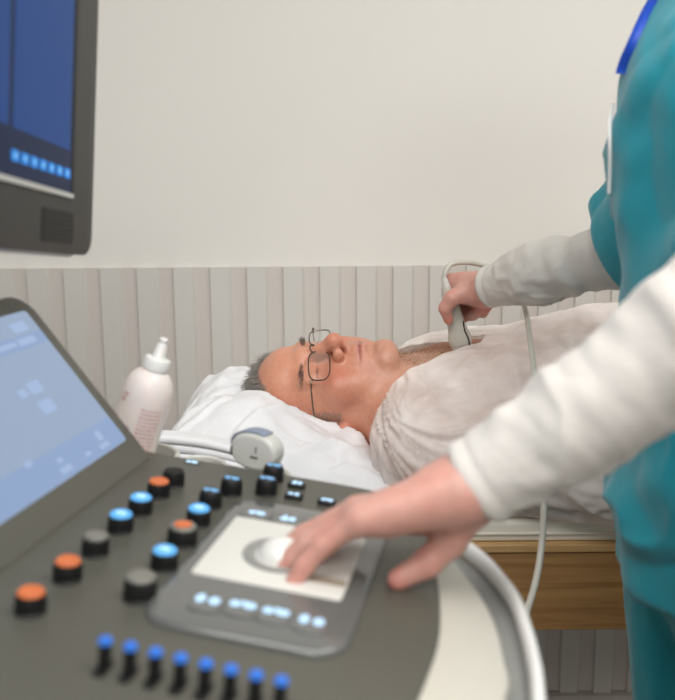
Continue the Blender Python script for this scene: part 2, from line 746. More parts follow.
M_slblue = emit('slider_blue_light', (62, 120, 204), 0.6, base=(40, 84, 160))
M_scr_navy = emit('screen_navy', (20, 42, 80), 0.6, 0.4, base=(6, 8, 12))
M_scr_blue = emit('screen_blue', (26, 74, 142), 0.75, 0.4, base=(6, 10, 16))
M_scr_icon = emit('screen_icon_blue', (30, 140, 235), 0.9, 0.25)
M_scr_icon2 = emit('screen_icon_white', (130, 200, 250), 0.9, 0.25)
M_ts = emit('touchscreen_pale_blue', (164, 183, 210), 0.85, 0.3)
M_ts2 = emit('touchscreen_soft_blue', (154, 178, 216), 0.85, 0.3)
M_ts3 = emit('touchscreen_light_tile', (172, 194, 230), 0.9, 0.3)
M_bottle = mat('milky_pink_plastic', (240, 228, 223), 0.35, var=0.03, sss=0.4)
M_print = mat('pink_print', (232, 192, 187), 0.5, var=0.25, vscale=180)
M_nozzle = mat('translucent_white_cap', (236, 235, 230), 0.3, var=0.02, sss=0.2)
M_blueband = mat('royal_blue_ribbon', (20, 74, 190), 0.5, var=0.1)
M_shoe = mat('white_shoe_leather', (225, 225, 222), 0.5)


def structure(o):
    o['kind'] = 'structure'
    return o


# ------------------------------------------------------------------ setting
WY = 1.90
def slab(name, lo, hi, m):
    g = Geo()
    lo, hi = np.array(lo, float), np.array(hi, float)
    g.box((lo + hi) / 2, hi - lo)
    return structure(g.make(name, m, smooth=False))


slab('floor', (-2.4, -2.2, -0.06), (2.6, WY + 0.1, 0.0), M_floor)
slab('wall_back', (-2.4, WY + 0.006, 0.0), (2.6, WY + 0.1, 2.7), M_wall)
slab('wall_left', (-2.5, -2.2, 0.0), (-2.4, WY + 0.1, 2.7), M_wall)
slab('wall_right', (2.6, -2.2, 0.0), (2.7, WY + 0.1, 2.7), M_wall)
slab('ceiling', (-2.4, -2.2, 2.7), (2.6, WY + 0.1, 2.76), M_ceil)
slab('baseboard_back', (-2.4, WY - 0.022, 0.0), (2.6, WY - 0.006, 0.112), M_board2)
# board panelling: raised wide boards with bevelled sides, narrow recessed boards between
per, wide = 0.0771, 0.0457
x = -0.6536 - per * 22
prof, pm = [], []
while x < 2.45:
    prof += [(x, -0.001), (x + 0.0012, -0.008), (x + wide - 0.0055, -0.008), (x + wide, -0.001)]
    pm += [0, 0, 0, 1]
    x += per
prof = np.array(prof)
zt, zb = 1.091, 0.112
gV = np.concatenate([np.c_[prof[:, 0], prof[:, 1] + WY, np.full(len(prof), z)] for z in (zb, zt - 0.002, zt)] +
                    [np.c_[prof[:, 0], np.full(len(prof), WY + 0.008), np.full(len(prof), zt)]])
npf = len(prof)
Fq, Fm = [], []
for i in range(npf - 1):
    for r_ in range(3):
        a = r_ * npf + i
        Fq.append([a, a + 1, a + 1 + npf, a + npf])
        Fm.append(pm[i])
structure(add('trim_1', gV, Fq, [M_board, M_board2], smooth=False, midx=Fm))

# ------------------------------------------------------------------ exam bed
BY0, BY1, BX0, BX1 = 1.20, 1.86, -0.27, 1.80
MZ = 0.788                                             # mattress top
bed = thing('exam_bed', 'oak examination bed with beige mattress along the panelled wall', 'bed', ((BX0 + BX1) / 2, (BY0 + BY1) / 2, 0))
g = Geo()
g.box(((BX0 + BX1) / 2, BY0 + 0.011, 0.685), (BX1 - BX0, 0.022, 0.118), bev=0.002)
g.box(((BX0 + BX1) / 2, BY1 - 0.011, 0.685), (BX1 - BX0, 0.022, 0.118), bev=0.002)
g.box((BX0 + 0.011, (BY0 + BY1) / 2, 0.685), (0.022, BY1 - BY0 - 0.045, 0.118), bev=0.002)
g.box((BX1 - 0.011, (BY0 + BY1) / 2, 0.685), (0.022, BY1 - BY0 - 0.045, 0.118), bev=0.002)
g.make('frame', M_oak, bed)
g = Geo()
g.box(((BX0 + BX1) / 2, (BY0 + BY1) / 2, 0.7505), (BX1 - BX0 + 0.006, BY1 - BY0 + 0.006, 0.012), bev=0.003)
g.make('bed_board', M_oak2, bed)
g = Geo()
g.prism(rrect(BX0 + 0.004, BX1 - 0.004, BY0 + 0.008, BY1 - 0.006, 0.03), 0.757, MZ, bev=0.008, bot=0.004)
mt = g.make('mattress', M_matt, bed)
g = Geo()
o_ = rrect(BX0 + 0.003, BX1 - 0.003, BY0 + 0.007, BY1 - 0.005, 0.03)
g.tube(np.c_[o_, np.full(len(o_), 0.7695)], 0.0022, 6, closed=True)
g.make('piping', M_matt, mt)
for lx in (BX0 + 0.05, BX1 - 0.05):
    for ly in (BY0 + 0.05, BY1 - 0.05):
        g = Geo()
        g.box((lx, ly, 0.3125), (0.05, 0.05, 0.625), bev=0.004)
        g.make('leg', M_oak, bed)

# ------------------------------------------------------------------ heads and hands (canonical pieces)
def head_sdf(fine=1.0, neck=True):
    s = SDF()
    s.ell((0, -0.012, 0.034), (0.077, 0.098, 0.084), 0.02)
    s.ell((0, 0.038, 0.048), (0.060, 0.056, 0.046), 0.02)
    s.ell((0, 0.026, -0.03), (0.067, 0.066, 0.088), 0.025)
    s.ell((0, 0.030, -0.078), (0.056, 0.055, 0.046), 0.02)
    for q in (-1, 1):
        s.cap((q * 0.056, -0.002, -0.055), (q * 0.046, 0.03, -0.093), 0.018, 0.019, 0.02)
        s.cap((q * 0.046, 0.03, -0.093), (q * 0.016, 0.078, -0.109), 0.019, 0.017, 0.02)
        s.ell((q * 0.044, 0.060, -0.034), (0.025, 0.026, 0.024), 0.018)
        s.ell((q * 0.040, 0.058, -0.066), (0.022, 0.024, 0.026), 0.02)
        s.cap((0, 0.089, 0.020), (q * 0.040, 0.079, 0.022), 0.011, 0.010, 0.014)
    s.ell((0, 0.084, -0.110), (0.021, 0.018, 0.0175), 0.016)
    s.ell((0, 0.074, -0.071), (0.032, 0.028, 0.028), 0.016)
    # eye sockets, eyeballs under lids
    for q in (-1, 1):
        s.ell((q * 0.033, 0.100, 0.000), (0.020, 0.016, 0.013), 0.012, 's')
    for q in (-1, 1):
        s.ell((q * 0.033, 0.0735, -0.001), (0.0165, 0.0150, 0.0125), 0.006)
        s.cap((q * 0.020, 0.084, 0.0075), (q * 0.046, 0.078, 0.0065), 0.0045, 0.0045, 0.006)
    # nose
    s.cap((0, 0.090, 0.012), (0, 0.101, -0.010), 0.0085, 0.0095, 0.012)
    s.cap((0, 0.101, -0.010), (0, 0.1165, -0.030), 0.0095, 0.0115, 0.010)
    s.ell((0, 0.1180, -0.033), (0.0125, 0.0120, 0.0115), 0.007)
    for q in (-1, 1):
        s.ell((q * 0.0150, 0.1005, -0.0375), (0.0078, 0.0115, 0.0092), 0.006)
        s.ell((q * 0.0078, 0.1070, -0.0475), (0.0045, 0.0072, 0.0055), 0.003, 's')
    s.cap((0, 0.109, -0.044), (0, 0.098, -0.050), 0.0045, 0.0055, 0.004)
    # lips
    for q in (-1, 1):
        s.cap((0, 0.0995, -0.0640), (q * 0.021, 0.0900, -0.0680), 0.0058, 0.0035, 0.005)
        s.cap((0, 0.0975, -0.0755), (q * 0.020, 0.0895, -0.0715), 0.0065, 0.0038, 0.005)
        s.cap((0, 0.1070, -0.0703), (q * 0.0255, 0.0945, -0.0700), 0.0016, 0.0016, 0.003, 's')
    s.ell((0, 0.100, -0.0880), (0.018, 0.006, 0.006), 0.008, 's')
    # ears
    a = math.radians(-14)
    for q in (-1, 1):
        R = np.array([[1, 0, 0], [0, math.cos(a), -math.sin(a)], [0, math.sin(a), math.cos(a)]])
        s.ell((q * 0.080, -0.010, -0.006), (0.0085, 0.019, 0.033), 0.008, R=R)
        s.ell((q * 0.087, -0.007, -0.002), (0.006, 0.010, 0.018), 0.006, 's', R=R)
        s.ell((q * 0.077, 0.002, -0.034), (0.0075, 0.0095, 0.011), 0.006)
    if neck:
        s.cap((0, -0.018, -0.055), (0, -0.035, -0.145), 0.056, 0.062, 0.03)
    return s


def finger_pts(base, d, n, lens, flex):
    pts = [np.asarray(base, float)]
    a = 0.0
    for L, f in zip(lens, flex):
        a += math.radians(f)
        v = d * math.cos(a) - n * math.sin(a)
        pts.append(pts[-1] + v * L)
    return pts


LENS = [(0.043, 0.026, 0.020), (0.047, 0.029, 0.021), (0.043, 0.027, 0.021), (0.034, 0.020, 0.018)]
LAT = [0.026, 0.006, -0.014, -0.032]
MCP = [0.086, 0.089, 0.084, 0.076]


def hand_sdf(W, d, n, side, flexes, thumb, sc=0.98, spread=(6, 1, -4, -10)):
    """open hand; W wrist, d towards the middle knuckle, n back of hand, side +1 right / -1 left; thumb = three points from the wrist frame"""
    s = SDF()
    d, n = nrm(d), nrm(n - nrm(d) * (np.asarray(n) @ nrm(d)))
    t = side * np.cross(n, d)
    tips = []
    for i in range(4):
        m = W + (d * MCP[i] + t * LAT[i] + n * (0.004 - 0.0035 * abs(i - 1))) * sc
        s.cap(W + t * LAT[i] * 0.55 * sc + d * 0.008, m - n * 0.004, 0.0165 * sc, 0.0118 * sc, 0.014)
        a = math.radians(spread[i])
        df = d * math.cos(a) + t * math.sin(a)
        p = finger_pts(m - n * 0.002, df, n, [x * sc for x in LENS[i]], flexes[i])
        r = [0.0107, 0.0092, 0.0083, 0.0070] if i < 3 else [0.0093, 0.0078, 0.0070, 0.0060]
        r = [x * sc for x in r]
        s.cap(p[0], p[1], r[0], r[1], 0.006)
        s.cap(p[1], p[2], r[1], r[2], 0.003)
        s.cap(p[2], p[3], r[2], r[3], 0.003)
        tips.append((p[2], p[3], r[3]))
    # heel and thenar
    s.cap(W + t * 0.012 - n * 0.010, W + d * 0.05 * sc + t * 0.018 - n * 0.014, 0.016 * sc, 0.012 * sc, 0.014)
    s.cap(W - t * 0.016 - n * 0.008, W + d * 0.06 * sc - t * 0.024 - n * 0.010, 0.014 * sc, 0.011 * sc, 0.014)
    T = [W + (d * q[0] + t * q[1] + n * q[2]) * sc for q in thumb]
    s.cap(T[0], T[1], 0.0165 * sc, 0.0125 * sc, 0.012)
    s.cap(T[1], T[2], 0.0120 * sc, 0.0108 * sc, 0.004)
    s.cap(T[2], T[3], 0.0106 * sc, 0.0085 * sc, 0.003)
    tips.append((T[2], T[3], 0.0085))
    return s, tips, t


def gauss(V, c, r):
    return np.exp(-(((V - np.asarray(c)) / np.asarray(r)) ** 2).sum(1))


def blend(col, w, rgb):
    return col * (1 - w[:, None]) + np.array(lin(rgb)[:3]) * w[:, None]


def face_paint(V, O, R, s, base, ruddy, lip):
    L = ((V - O) @ R) / s
    col = np.tile(np.array(lin(base)[:3]), (len(V), 1))
    nz = np.clip(fbm(L * 60, 3, 5) * 0.5 + 0.5, 0, 1)
    col = blend(col, 0.25 * nz, ruddy)
    for q in (-1, 1):
        col = blend(col, 0.55 * gauss(L, (q * 0.046, 0.07, -0.035), (0.022, 0.04, 0.022)), ruddy)
        col = blend(col, 0.8 * gauss(L, (q * 0.08, -0.005, -0.015), (0.012, 0.03, 0.04)), ruddy)
        col = blend(col, 0.4 * gauss(L, (q * 0.033, 0.088, -0.012), (0.018, 0.02, 0.008)), (176, 112, 98))
        col = blend(col, 0.85 * gauss(L, (q * 0.033, 0.088, -0.0035), (0.013, 0.012, 0.0014)), (80, 52, 46))
        col = blend(col, 0.9 * gauss(L, (q * 0.0078, 0.107, -0.0475), (0.0045, 0.008, 0.0042)), (70, 30, 26))
    col = blend(col, 0.6 * gauss(L, (0, 0.118, -0.033), (0.016, 0.016, 0.016)), ruddy)
    col = blend(col, 0.95 * gauss(L, (0, 0.1, -0.0700), (0.022, 0.018, 0.0050)), lip)
    col = blend(col, 0.9 * gauss(L, (0, 0.1, -0.0703), (0.024, 0.02, 0.0012)), (120, 52, 50))
    # shaved beard shadow is in the skin itself
    bd = gauss(L, (0, 0.085, -0.092), (0.05, 0.05, 0.028)) * (1 - gauss(L, (0, 0.1, -0.0700), (0.022, 0.018, 0.006)))
    col = blend(col, 0.28 * bd * (0.6 + 0.4 * nz), (168, 132, 120))
    return col


# ------------------------------------------------------------------ patient
PHI, TIP = math.radians(29), math.radians(-5)
HO, HS = np.array([-0.028, 1.465, 0.906]), 1.03
f_ = np.array([0, -math.sin(PHI), math.cos(PHI)])
z_ = np.array([-1.0, 0, 0])
z_, f_ = z_ * math.cos(TIP) + f_ * math.sin(TIP), f_ * math.cos(TIP) - z_ * math.sin(TIP)
HR = np.c_[np.cross(f_, z_), f_, z_]                      # columns: head x (towards camera), forward, up


def H(p):
    return HO + HR @ np.asarray(p, float) * HS


PM = 1.47                                                 # body midline
torso = SDF()
torso.ell((0.25, PM, 0.884), (0.21, 0.195, 0.103), 0.04)
torso.cap((0.128, PM - 0.165, 0.868), (0.128, PM + 0.165, 0.868), 0.064, k=0.06)
torso.ell((0.47, PM, 0.905), (0.22, 0.19, 0.140), 0.06)
torso.ell((0.68, PM, 0.882), (0.18, 0.19, 0.100), 0.06)
for q in (-1, 1):
    torso.ell((0.235, PM + q * 0.085, 0.950), (0.095, 0.080, 0.036), 0.03)
torso.ell((0.275, PM - 0.105, 0.985), (0.008, 0.008, 0.008), 0.004)
arms = SDF()
for q in (-1, 1):
    arms.cap((0.158, PM + q * 0.205, 0.862), (0.40, PM + q * 0.245, 0.848), 0.062, 0.050, 0.03)
    arms.cap((0.40, PM + q * 0.245, 0.848), (0.63, PM + q * 0.225, 0.838), 0.048, 0.034, 0.03)
legs = SDF()
for q in (-1, 1):
    legs.cap((0.78, PM + q * 0.095, 0.874), (1.20, PM + q * 0.10, 0.850), 0.090, 0.062, 0.03)
    legs.cap((1.20, PM + q * 0.10, 0.850), (1.62, PM + q * 0.11, 0.836), 0.060, 0.044, 0.03)
    legs.cap((1.64, PM + q * 0.11, 0.832), (1.67, PM + q * 0.12, 0.985), 0.040, 0.030, 0.03)
phand = SDF()
for q in (-1, 1):
    hs, _, _ = hand_sdf(np.array([0.64, PM + q * 0.225, 0.836]), np.array([1.0, 0, -0.10]), np.array([0.1, 0, 1.0]), q,
                        [(10, 15, 10)] * 4, [(0.012, 0.018, -0.012), (0.042, 0.040, -0.016), (0.070, 0.052, -0.018), (0.094, 0.058, -0.020)])
    phand.join(hs)
pbody = SDF().join(torso).join(arms).join(legs).join(phand)
headp = head_sdf().placed(HO, HR, HS)
neckp = SDF().cap(H((0, -0.012, -0.06)), (0.12, PM, 0.890), 0.060, 0.074, 0.035)
neckp.cap(H((0.0, 0.03, -0.105)), (0.12, PM - 0.01, 0.915), 0.030, 0.048, 0.03)
patient_sdf = SDF().join(headp).join(neckp).join(pbody)
V, Q = patient_sdf.mesh(0.0022, relax=1)
ch = gauss(V, (0.19, PM, 0.98), (0.10, 0.07, 0.06))
col = face_paint(V, HO, HR, HS, (222, 160, 132), (200, 108, 84), (176, 92, 86))
bodyw = np.clip((V[:, 0] - 0.05) / 0.06, 0, 1)
col = blend(col, bodyw * 0.75, (206, 160, 136))
col = blend(col, 0.35 * ch, (214, 164, 132))
col = blend(col, 0.8 * gauss(V, (0.275, PM - 0.105, 0.99), (0.017, 0.017, 0.03)), (150, 96, 84))
patient = add('person', V, Q, M_skin_p, col=col)
tag(patient, 'man with short grey hair and glasses lying on the bed in a sheer gown', 'person')

# hair: scalp shell with many short strands
rs = np.random.RandomState(3)
L = ((V - HO) @ HR) / HS
N = vnormals(V, Q)
hairline = (L[:, 2] > 0.076 - np.clip(0.062 - L[:, 1], 0, 0.05) * 1.9) & (L[:, 1] < 0.068) & (L[:, 2] > -0.03)
side_h = (np.abs(L[:, 0]) > 0.062) & (L[:, 1] > -0.06) & (L[:, 1] < np.where(L[:, 2] < 0.022, 0.036, 0.022)) & (L[:, 2] > -0.035) & (L[:, 2] < 0.06)
ear = (np.abs(L[:, 0]) > 0.071) & (L[:, 2] < 0.028) & (L[:, 1] > -0.035) & (L[:, 1] < 0.012)
sel = np.nonzero((hairline | side_h) & ~ear & (L[:, 2] > -0.05))[0]
pick = rs.choice(sel, 11000)
dr = N[pick] + 0.45 * rs.randn(len(pick), 3)
dr = dr + (HR @ np.array([0, -0.5, 0.25]))
dr /= np.linalg.norm(dr, axis=1)[:, None]
roots = V[pick] - N[pick] * 0.001 + rs.randn(len(pick), 3) * 0.0012
top = np.clip(L[pick, 2] / 0.08, 0.35, 1)[:, None]
SV, SQ = strands(roots, dr * top, 0.019, 0.00060, HR @ np.array([0, -0.25, 0.0]), 4)
hair = add('hair', SV, SQ, M_greyhair, patient)
for q in (-1, 1):
    bsel = np.nonzero(gauss(L, (q * 0.036, 0.085, 0.0195), (0.020, 0.02, 0.0034)) > 0.40)[0]
    pick = rs.choice(bsel, 120)
    dr = N[pick] * 0.22 + HR @ np.array([0, 0.0, 0.45]) + (np.sign(L[pick, 0])[:, None] * HR[:, 0]) * 1.0 + 0.2 * rs.randn(120, 3)
    dr /= np.linalg.norm(dr, axis=1)[:, None]
    SV, SQ = strands(V[pick], dr, 0.0095, 0.00026, np.zeros(3), 5 + q)
    add('eyebrow', SV, SQ, M_brow, patient)
csel = np.nonzero((gauss(V, (0.17, PM - 0.01, 0.975), (0.075, 0.055, 0.06)) > 0.25) & (N[:, 2] > 0.3))[0]
pick = rs.choice(csel, 800)
dr = N[pick] * 0.35 + np.array([0.5, -0.3, 0]) + 0.6 * rs.randn(len(pick), 3)
dr /= np.linalg.norm(dr, axis=1)[:, None]
SV, SQ = strands(V[pick], dr, 0.014, 0.00022, np.array([0, 0, -0.3]), 6)
add('chest_hair', SV, SQ, M_chesthair, patient)

# sheer gown: a loose shell over shoulders, chest and arms, open at the neck
gs = SDF()
gs.ell((0.25, PM, 0.884), (0.22, 0.205, 0.108), 0.06)
gs.cap((0.129, PM - 0.165, 0.866), (0.129, PM + 0.165, 0.866), 0.067, k=0.07)
gs.ell((0.47, PM, 0.905), (0.23, 0.20, 0.145), 0.07)
gs.ell((0.70, PM, 0.882), (0.20, 0.21, 0.11), 0.07)
for q in (-1, 1):
    gs.ell((0.235, PM + q * 0.085, 0.950), (0.10, 0.085, 0.041), 0.04)
    gs.cap((0.162, PM + q * 0.205, 0.862), (0.40, PM + q * 0.245, 0.852), 0.067, 0.060, 0.05)
    gs.cap((0.40, PM + q * 0.245, 0.852), (0.60, PM + q * 0.225, 0.842), 0.058, 0.045, 0.05)
GV, GQ = gs.mesh(0.0038, inflate=0.006, relax=2)
GN = vnormals(GV, GQ)
# folds run out from the gathered neck over shoulder and chest
th_ = np.arctan2(GV[:, 2] - 0.955 - 0.35 * (GV[:, 1] - 1.36), GV[:, 0] - 0.05)
rr_ = np.sqrt((GV[:, 0] - 0.05) ** 2 + (GV[:, 2] - 0.955) ** 2 + (GV[:, 1] - 1.36) ** 2)
wob = 0.35 * fbm(GV * 9, 2, 12)
rid = 1 - 2.6 * np.abs(fbm(np.c_[th_ * 5.5 + wob, rr_ * 5, GV[:, 1] * 5], 2, 21))
rid2 = 1 - 2.6 * np.abs(fbm(np.c_[th_ * 11 + wob * 2, rr_ * 7 + 3, GV[:, 1] * 8], 2, 33))
fine = fbm(GV * np.array([38, 46, 46]), 2, 14)
cx_ = np.clip((GV[:, 0] - 0.13) / 0.08, 0, 1)
s1 = GV[:, 0] * 0.55 + (GV[:, 2] - GV[:, 1]) * 0.6
s2 = GV[:, 0] * 0.8 - (GV[:, 2] - GV[:, 1]) * 0.5
rid3 = 1 - 2.8 * np.abs(fbm(np.c_[s1 * 24 + wob, s2 * 5, GV[:, 1] * 3], 2, 41))
rid4 = 1 - 2.8 * np.abs(fbm(np.c_[s1 * 9 - s2 * 16 + wob * 1.5, s2 * 4 + s1 * 3, GV[:, 1] * 4], 2, 52))
GV = GV + GN * (np.clip(rid, -0.4, 1) * 0.0050 + np.clip(rid2, 0, 1) * 0.0026 + cx_ * (np.clip(rid3, 0, 1) * 0.0036 + np.clip(rid4, 0, 1) * 0.0040) + fine * 0.0010 + 0.0010)[:, None]
GV[:, 2] = np.maximum(GV[:, 2], MZ + 0.0015 + 0.002 * (vnoise(GV * 30, 4) + 1))
wv = np.interp(GV[:, 0], [0.02, 0.09, 0.16, 0.225, 0.240], [0.11, 0.082, 0.050, 0.026, 0.0])
dy = np.abs(GV[:, 1] - (PM - 0.028))
keep = ~((dy < wv) & (GV[:, 2] > 0.86) & (GV[:, 0] < 0.241))
nd = neckp.ev(GV)
keep &= ~((nd < 0.014) & (GV[:, 0] < 0.112))
keep &= ~((GV[:, 0] < np.interp(GV[:, 1], [1.27, 1.30, 1.33, 1.40], [0.0, 0.030, 0.066, 0.105])) & (GV[:, 1] < 1.46))
GV, GQ, _ = prune(GV, GQ, keep)
Ed = np.sort(np.concatenate([GQ[:, [0, 1]], GQ[:, [1, 2]], GQ[:, [2, 3]], GQ[:, [3, 0]]]), 1)
Eu, Ec = np.unique(Ed, axis=0, return_counts=True)
Eb = Eu[Ec == 1]
for _ in range(14):                                     # even out the cut edge of the neck opening
    acc = np.zeros_like(GV)
    cn = np.bincount(Eb.ravel(), minlength=len(GV)).astype(float)
    for c_ in range(3):
        acc[:, c_] = np.bincount(Eb[:, 0], GV[Eb[:, 1], c_], len(GV)) + np.bincount(Eb[:, 1], GV[Eb[:, 0], c_], len(GV))
    bm_ = cn > 0
    GV[bm_] = 0.5 * GV[bm_] + 0.5 * acc[bm_] / cn[bm_][:, None]
gown = add('gown', GV, GQ, M_gown, patient)
# glasses
gl = thing('eyeglasses', 'thin metal framed eyeglasses worn by the man lying down', 'glasses', HO)


def lens_loop(q, inset=0.0, n=40):
    c = np.array([q * 0.0345, 0.1060, -0.008])
    a = np.linspace(0, 2 * np.pi, n, endpoint=False)
    e = 3.2
    cx_ = np.sign(np.cos(a)) * np.abs(np.cos(a)) ** (2 / e) * (0.0270 - inset)
    cz_ = np.sign(np.sin(a)) * np.abs(np.sin(a)) ** (2 / e) * (0.0165 - inset)
    P = np.c_[cx_, -0.006 * (np.abs(c[0] + cx_) / 0.06) ** 2 * 2.0, cz_] + c
    return np.array([H(p) for p in P])


g = Geo()
for q in (-1, 1):
    g.tube(lens_loop(q), 0.0011, 6, closed=True)
br = [H(p) for p in ((-0.009, 0.104, 0.001), (-0.005, 0.1085, 0.005), (0, 0.1095, 0.006), (0.005, 0.1085, 0.005), (0.009, 0.104, 0.001))]
g.tube(smooth_path(br, 6), 0.0011, 8)
g.make('frame', M_metal, gl)
for q in (-1, 1):
    lp = lens_loop(q, 0.0006)
    n_ = len(lp)
    back = lp - HR[:, 1] * 0.0014
    cf = H((q * 0.0345, 0.1020, -0.008))
    cen = np.array([cf, cf - HR[:, 1] * 0.0014])
    Fs = [[i, (i + 1) % n_, 2 * n_] for i in range(n_)] + [[(i + 1) % n_ + n_, i + n_, 2 * n_ + 1] for i in range(n_)] + [[i, i + n_, (i + 1) % n_ + n_, (i + 1) % n_] for i in range(n_)]
    add('lens', np.concatenate([lp, back, cen]), Fs, M_lens, gl, smooth=False)
    tp = [H(p) for p in ((q * 0.0610, 0.0965, 0.002), (q * 0.0700, 0.090, 0.005), (q * 0.0765, 0.055, 0.006), (q * 0.0795, 0.020, 0.006),
                         (q * 0.0835, -0.006, 0.012), (q * 0.0835, -0.022, -0.002), (q * 0.0815, -0.034, -0.026))]
    g = Geo()
    g.tube(smooth_path(tp, 8), 0.0013, 8)
    g.make('temple', M_metal, gl)

# ------------------------------------------------------------------ bed linen
def cloth_block(name, x0, x1, y0, y1, top, m, zb=MZ + 0.0015, nx=150, ny=150, sink=None, amp=0.004, e=4.0, seed=1):
    """soft stuffed shape: closed top and bottom sheets meeting at a rounded side"""
    a = np.linspace(-1, 1, nx)
    b = np.linspace(-1, 1, ny)
    A, B = np.meshgrid(a, b, indexing='ij')
    # spread samples towards the border
    A, B = np.sin(A * np.pi / 2), np.sin(B * np.pi / 2)
    X = (x0 + x1) / 2 + A * (x1 - x0) / 2
    Y = (y0 + y1) / 2 + B * (y1 - y0) / 2
    # pull the corners in
    cr = np.clip(np.abs(A * B), 0, 1) ** 6
    X = X - np.sign(A) * cr * 0.02
    Y = Y - np.sign(B) * cr * 0.02
    prof = np.clip((1 - np.abs(A) ** e) * (1 - np.abs(B) ** e), 0, 1) ** 0.42
    P0 = np.c_[X.ravel(), Y.ravel(), np.zeros(X.size)]
    T = top(X, Y)
    wr = fbm(np.c_[P0[:, 0] * 13 + P0[:, 1] * 9, P0[:, 1] * 16 - P0[:, 0] * 5, P0[:, 2] + seed], 4, seed).reshape(X.shape)
    rg = (1 - 2.2 * np.abs(fbm(np.c_[P0[:, 0] * 7 + P0[:, 1] * 5, P0[:, 1] * 11 - P0[:, 0] * 9, P0[:, 2] + 3], 3, seed + 7))).reshape(X.shape)
    Z = zb + (T - zb) * prof + (amp * wr + amp * 1.6 * np.clip(rg, 0, 1)) * np.clip(prof * 2.5, 0, 1)
    Zb = zb + 0.25 * (T - zb) * (1 - np.clip(prof * 1.6, 0, 1)) * 0.0 + np.zeros_like(Z)
    Pt = np.c_[X.ravel(), Y.ravel(), Z.ravel()]
    if sink is not None:
        for _ in range(6):
            dd = sink(Pt)
            Pt[:, 2] -= np.clip(0.004 - dd, 0, 0.05) * 1.05
        Pt[:, 2] = np.maximum(Pt[:, 2], zb + 0.002 * prof.ravel() + 1e-5)
    Pb = np.c_[X.ravel(), Y.ravel(), Zb.ravel()]
    idx = np.arange(nx * ny).reshape(nx, ny)
    q = np.stack([idx[:-1, :-1], idx[1:, :-1], idx[1:, 1:], idx[:-1, 1:]], -1).reshape(-1, 4)
    qb = q[:, ::-1] + nx * ny
    border = np.concatenate([idx[:, 0], idx[-1, 1:], idx[-2::-1, -1], idx[0, -2:0:-1]])
    nb_ = np.roll(border, -1)
    qs = np.c_[border + nx * ny, nb_ + nx * ny, nb_, border]
    return np.concatenate([Pt, Pb]), np.concatenate([q, qb, qs])


def pil_top(X, Y):
    near = np.interp(X, [-0.30, -0.24, -0.16, -0.12, -0.05, 0.0, 0.06, 0.14], [0.915, 0.934, 0.942, 0.940, 0.906, 0.877, 0.856, 0.830])
    far = np.interp(X, [-0.30, -0.24, -0.20, -0.14, -0.05, 0.14], [0.905, 0.925, 0.930, 0.918, 0.900, 0.850])
    w = np.clip((Y - 1.36) / 0.10, 0, 1)
    w = w * w * (3 - 2 * w)
    z = near * (1 - w) + far * w
    z = z + 0.010 * np.exp(-((X + 0.20) / 0.05) ** 2 - ((Y - 1.60) / 0.10) ** 2)
    return z


PV, PQ = cloth_block('pillow', -0.285, 0.172, 1.240, 1.78, pil_top, M_linen, sink=lambda P: patient_sdf.ev(P), amp=0.0060, nx=190, ny=190)
pillow = tag(add('pillow', PV, PQ, M_linen), "crumpled white pillow under the lying man's head", 'pillow')

# folded sheet lying along the near edge of the pillow
fs = thing('folded_sheet', 'flat folded white sheet on the bed edge below the pillow', 'sheet', (-0.17, 1.222, MZ + 0.001))
for i in range(10):
    g = Geo()
    zc = MZ + 0.0073 + i * 0.0128
    ins = [0.0, 0.004, 0.001, 0.006, 0.003][i % 5]
    y0_, y1_ = 1.203 + ins * 0.5, 1.240
    x0_, x1_ = -0.262 + ins, -0.075 - ins * 2
    sec = rrect(y0_, y1_, zc - 0.0060, zc + 0.0060, 0.0055, 5)
    rings = []
    for t in np.linspace(0, 1, 24):
        sc_ = 1 - 0.34 * t * t
        e_ = 0.75 + 0.25 * min(1, min(t, 1 - t) / 0.04)
        zz = MZ + 0.001 + (sec[:, 1] - MZ - 0.001) * sc_ + 0.0002 * math.sin(t * 21 + i * 2)
        ym = (y0_ + y1_) / 2
        rings.append(np.c_[np.full(len(sec), x0_ + (x1_ - x0_) * t), ym + (sec[:, 0] - ym) * e_, np.maximum(zz, MZ + 0.001)])
    g.rings(rings)
    g.make('sheet_layer', M_linen, fs)

# ------------------------------------------------------------------ ultrasound machine
U = nrm(ray(515, 179))
v0 = nrm(ray(-3440, -233))
Vv = -nrm(v0 - U * (U @ v0))
Nn = np.cross(Vv, U)                                    # x=v (towards operator), y=u (away from camera), z=n (panel normal)
PO = atD(30, 608, 0.598)
PMx = np.c_[Vv, U, Nn, PO]                               # 3x4 panel matrix


def PL(v, u, n=0.0):
    return PO + Vv * v + U * u + Nn * n


def at_panel(x, y, n=0.0):
    d = ray(x, y)
    p0 = PO + Nn * n
    p = CC + d * (((p0 - CC) @ Nn) / (d @ Nn))
    return (p - PO) @ Vv, (p - PO) @ U


root_xy = PL(-0.05, 0.065)
machine = thing('ultrasound_machine', 'grey ultrasound machine with two screens, lit knobs and a white rim', 'ultrasound machine', (root_xy[0], root_xy[1], 0.0))

pan = [(-0.06, -0.198), (0.15, -0.198), (0.194, -0.193), (0.222, -0.165), (0.243, -0.115), (0.256, -0.050), (0.264, 0.010), (0.268, 0.065),
       (0.264, 0.125), (0.254, 0.188), (0.240, 0.245), (0.219, 0.296), (0.192, 0.322), (0.15, 0.328), (-0.06, 0.328)]
pan_s = np.concatenate([[pan[0]], smooth_path(pan[1:-1], 6), [pan[-1]]])
g = Geo()
g.prism(pan_s, -0.030, 0.0, bev=0.004, M=PMx)
g.make('control_panel', M_panel, machine)
def pan_px(pts, n):
    return [at_panel(x, y, n) for x, y in pts]


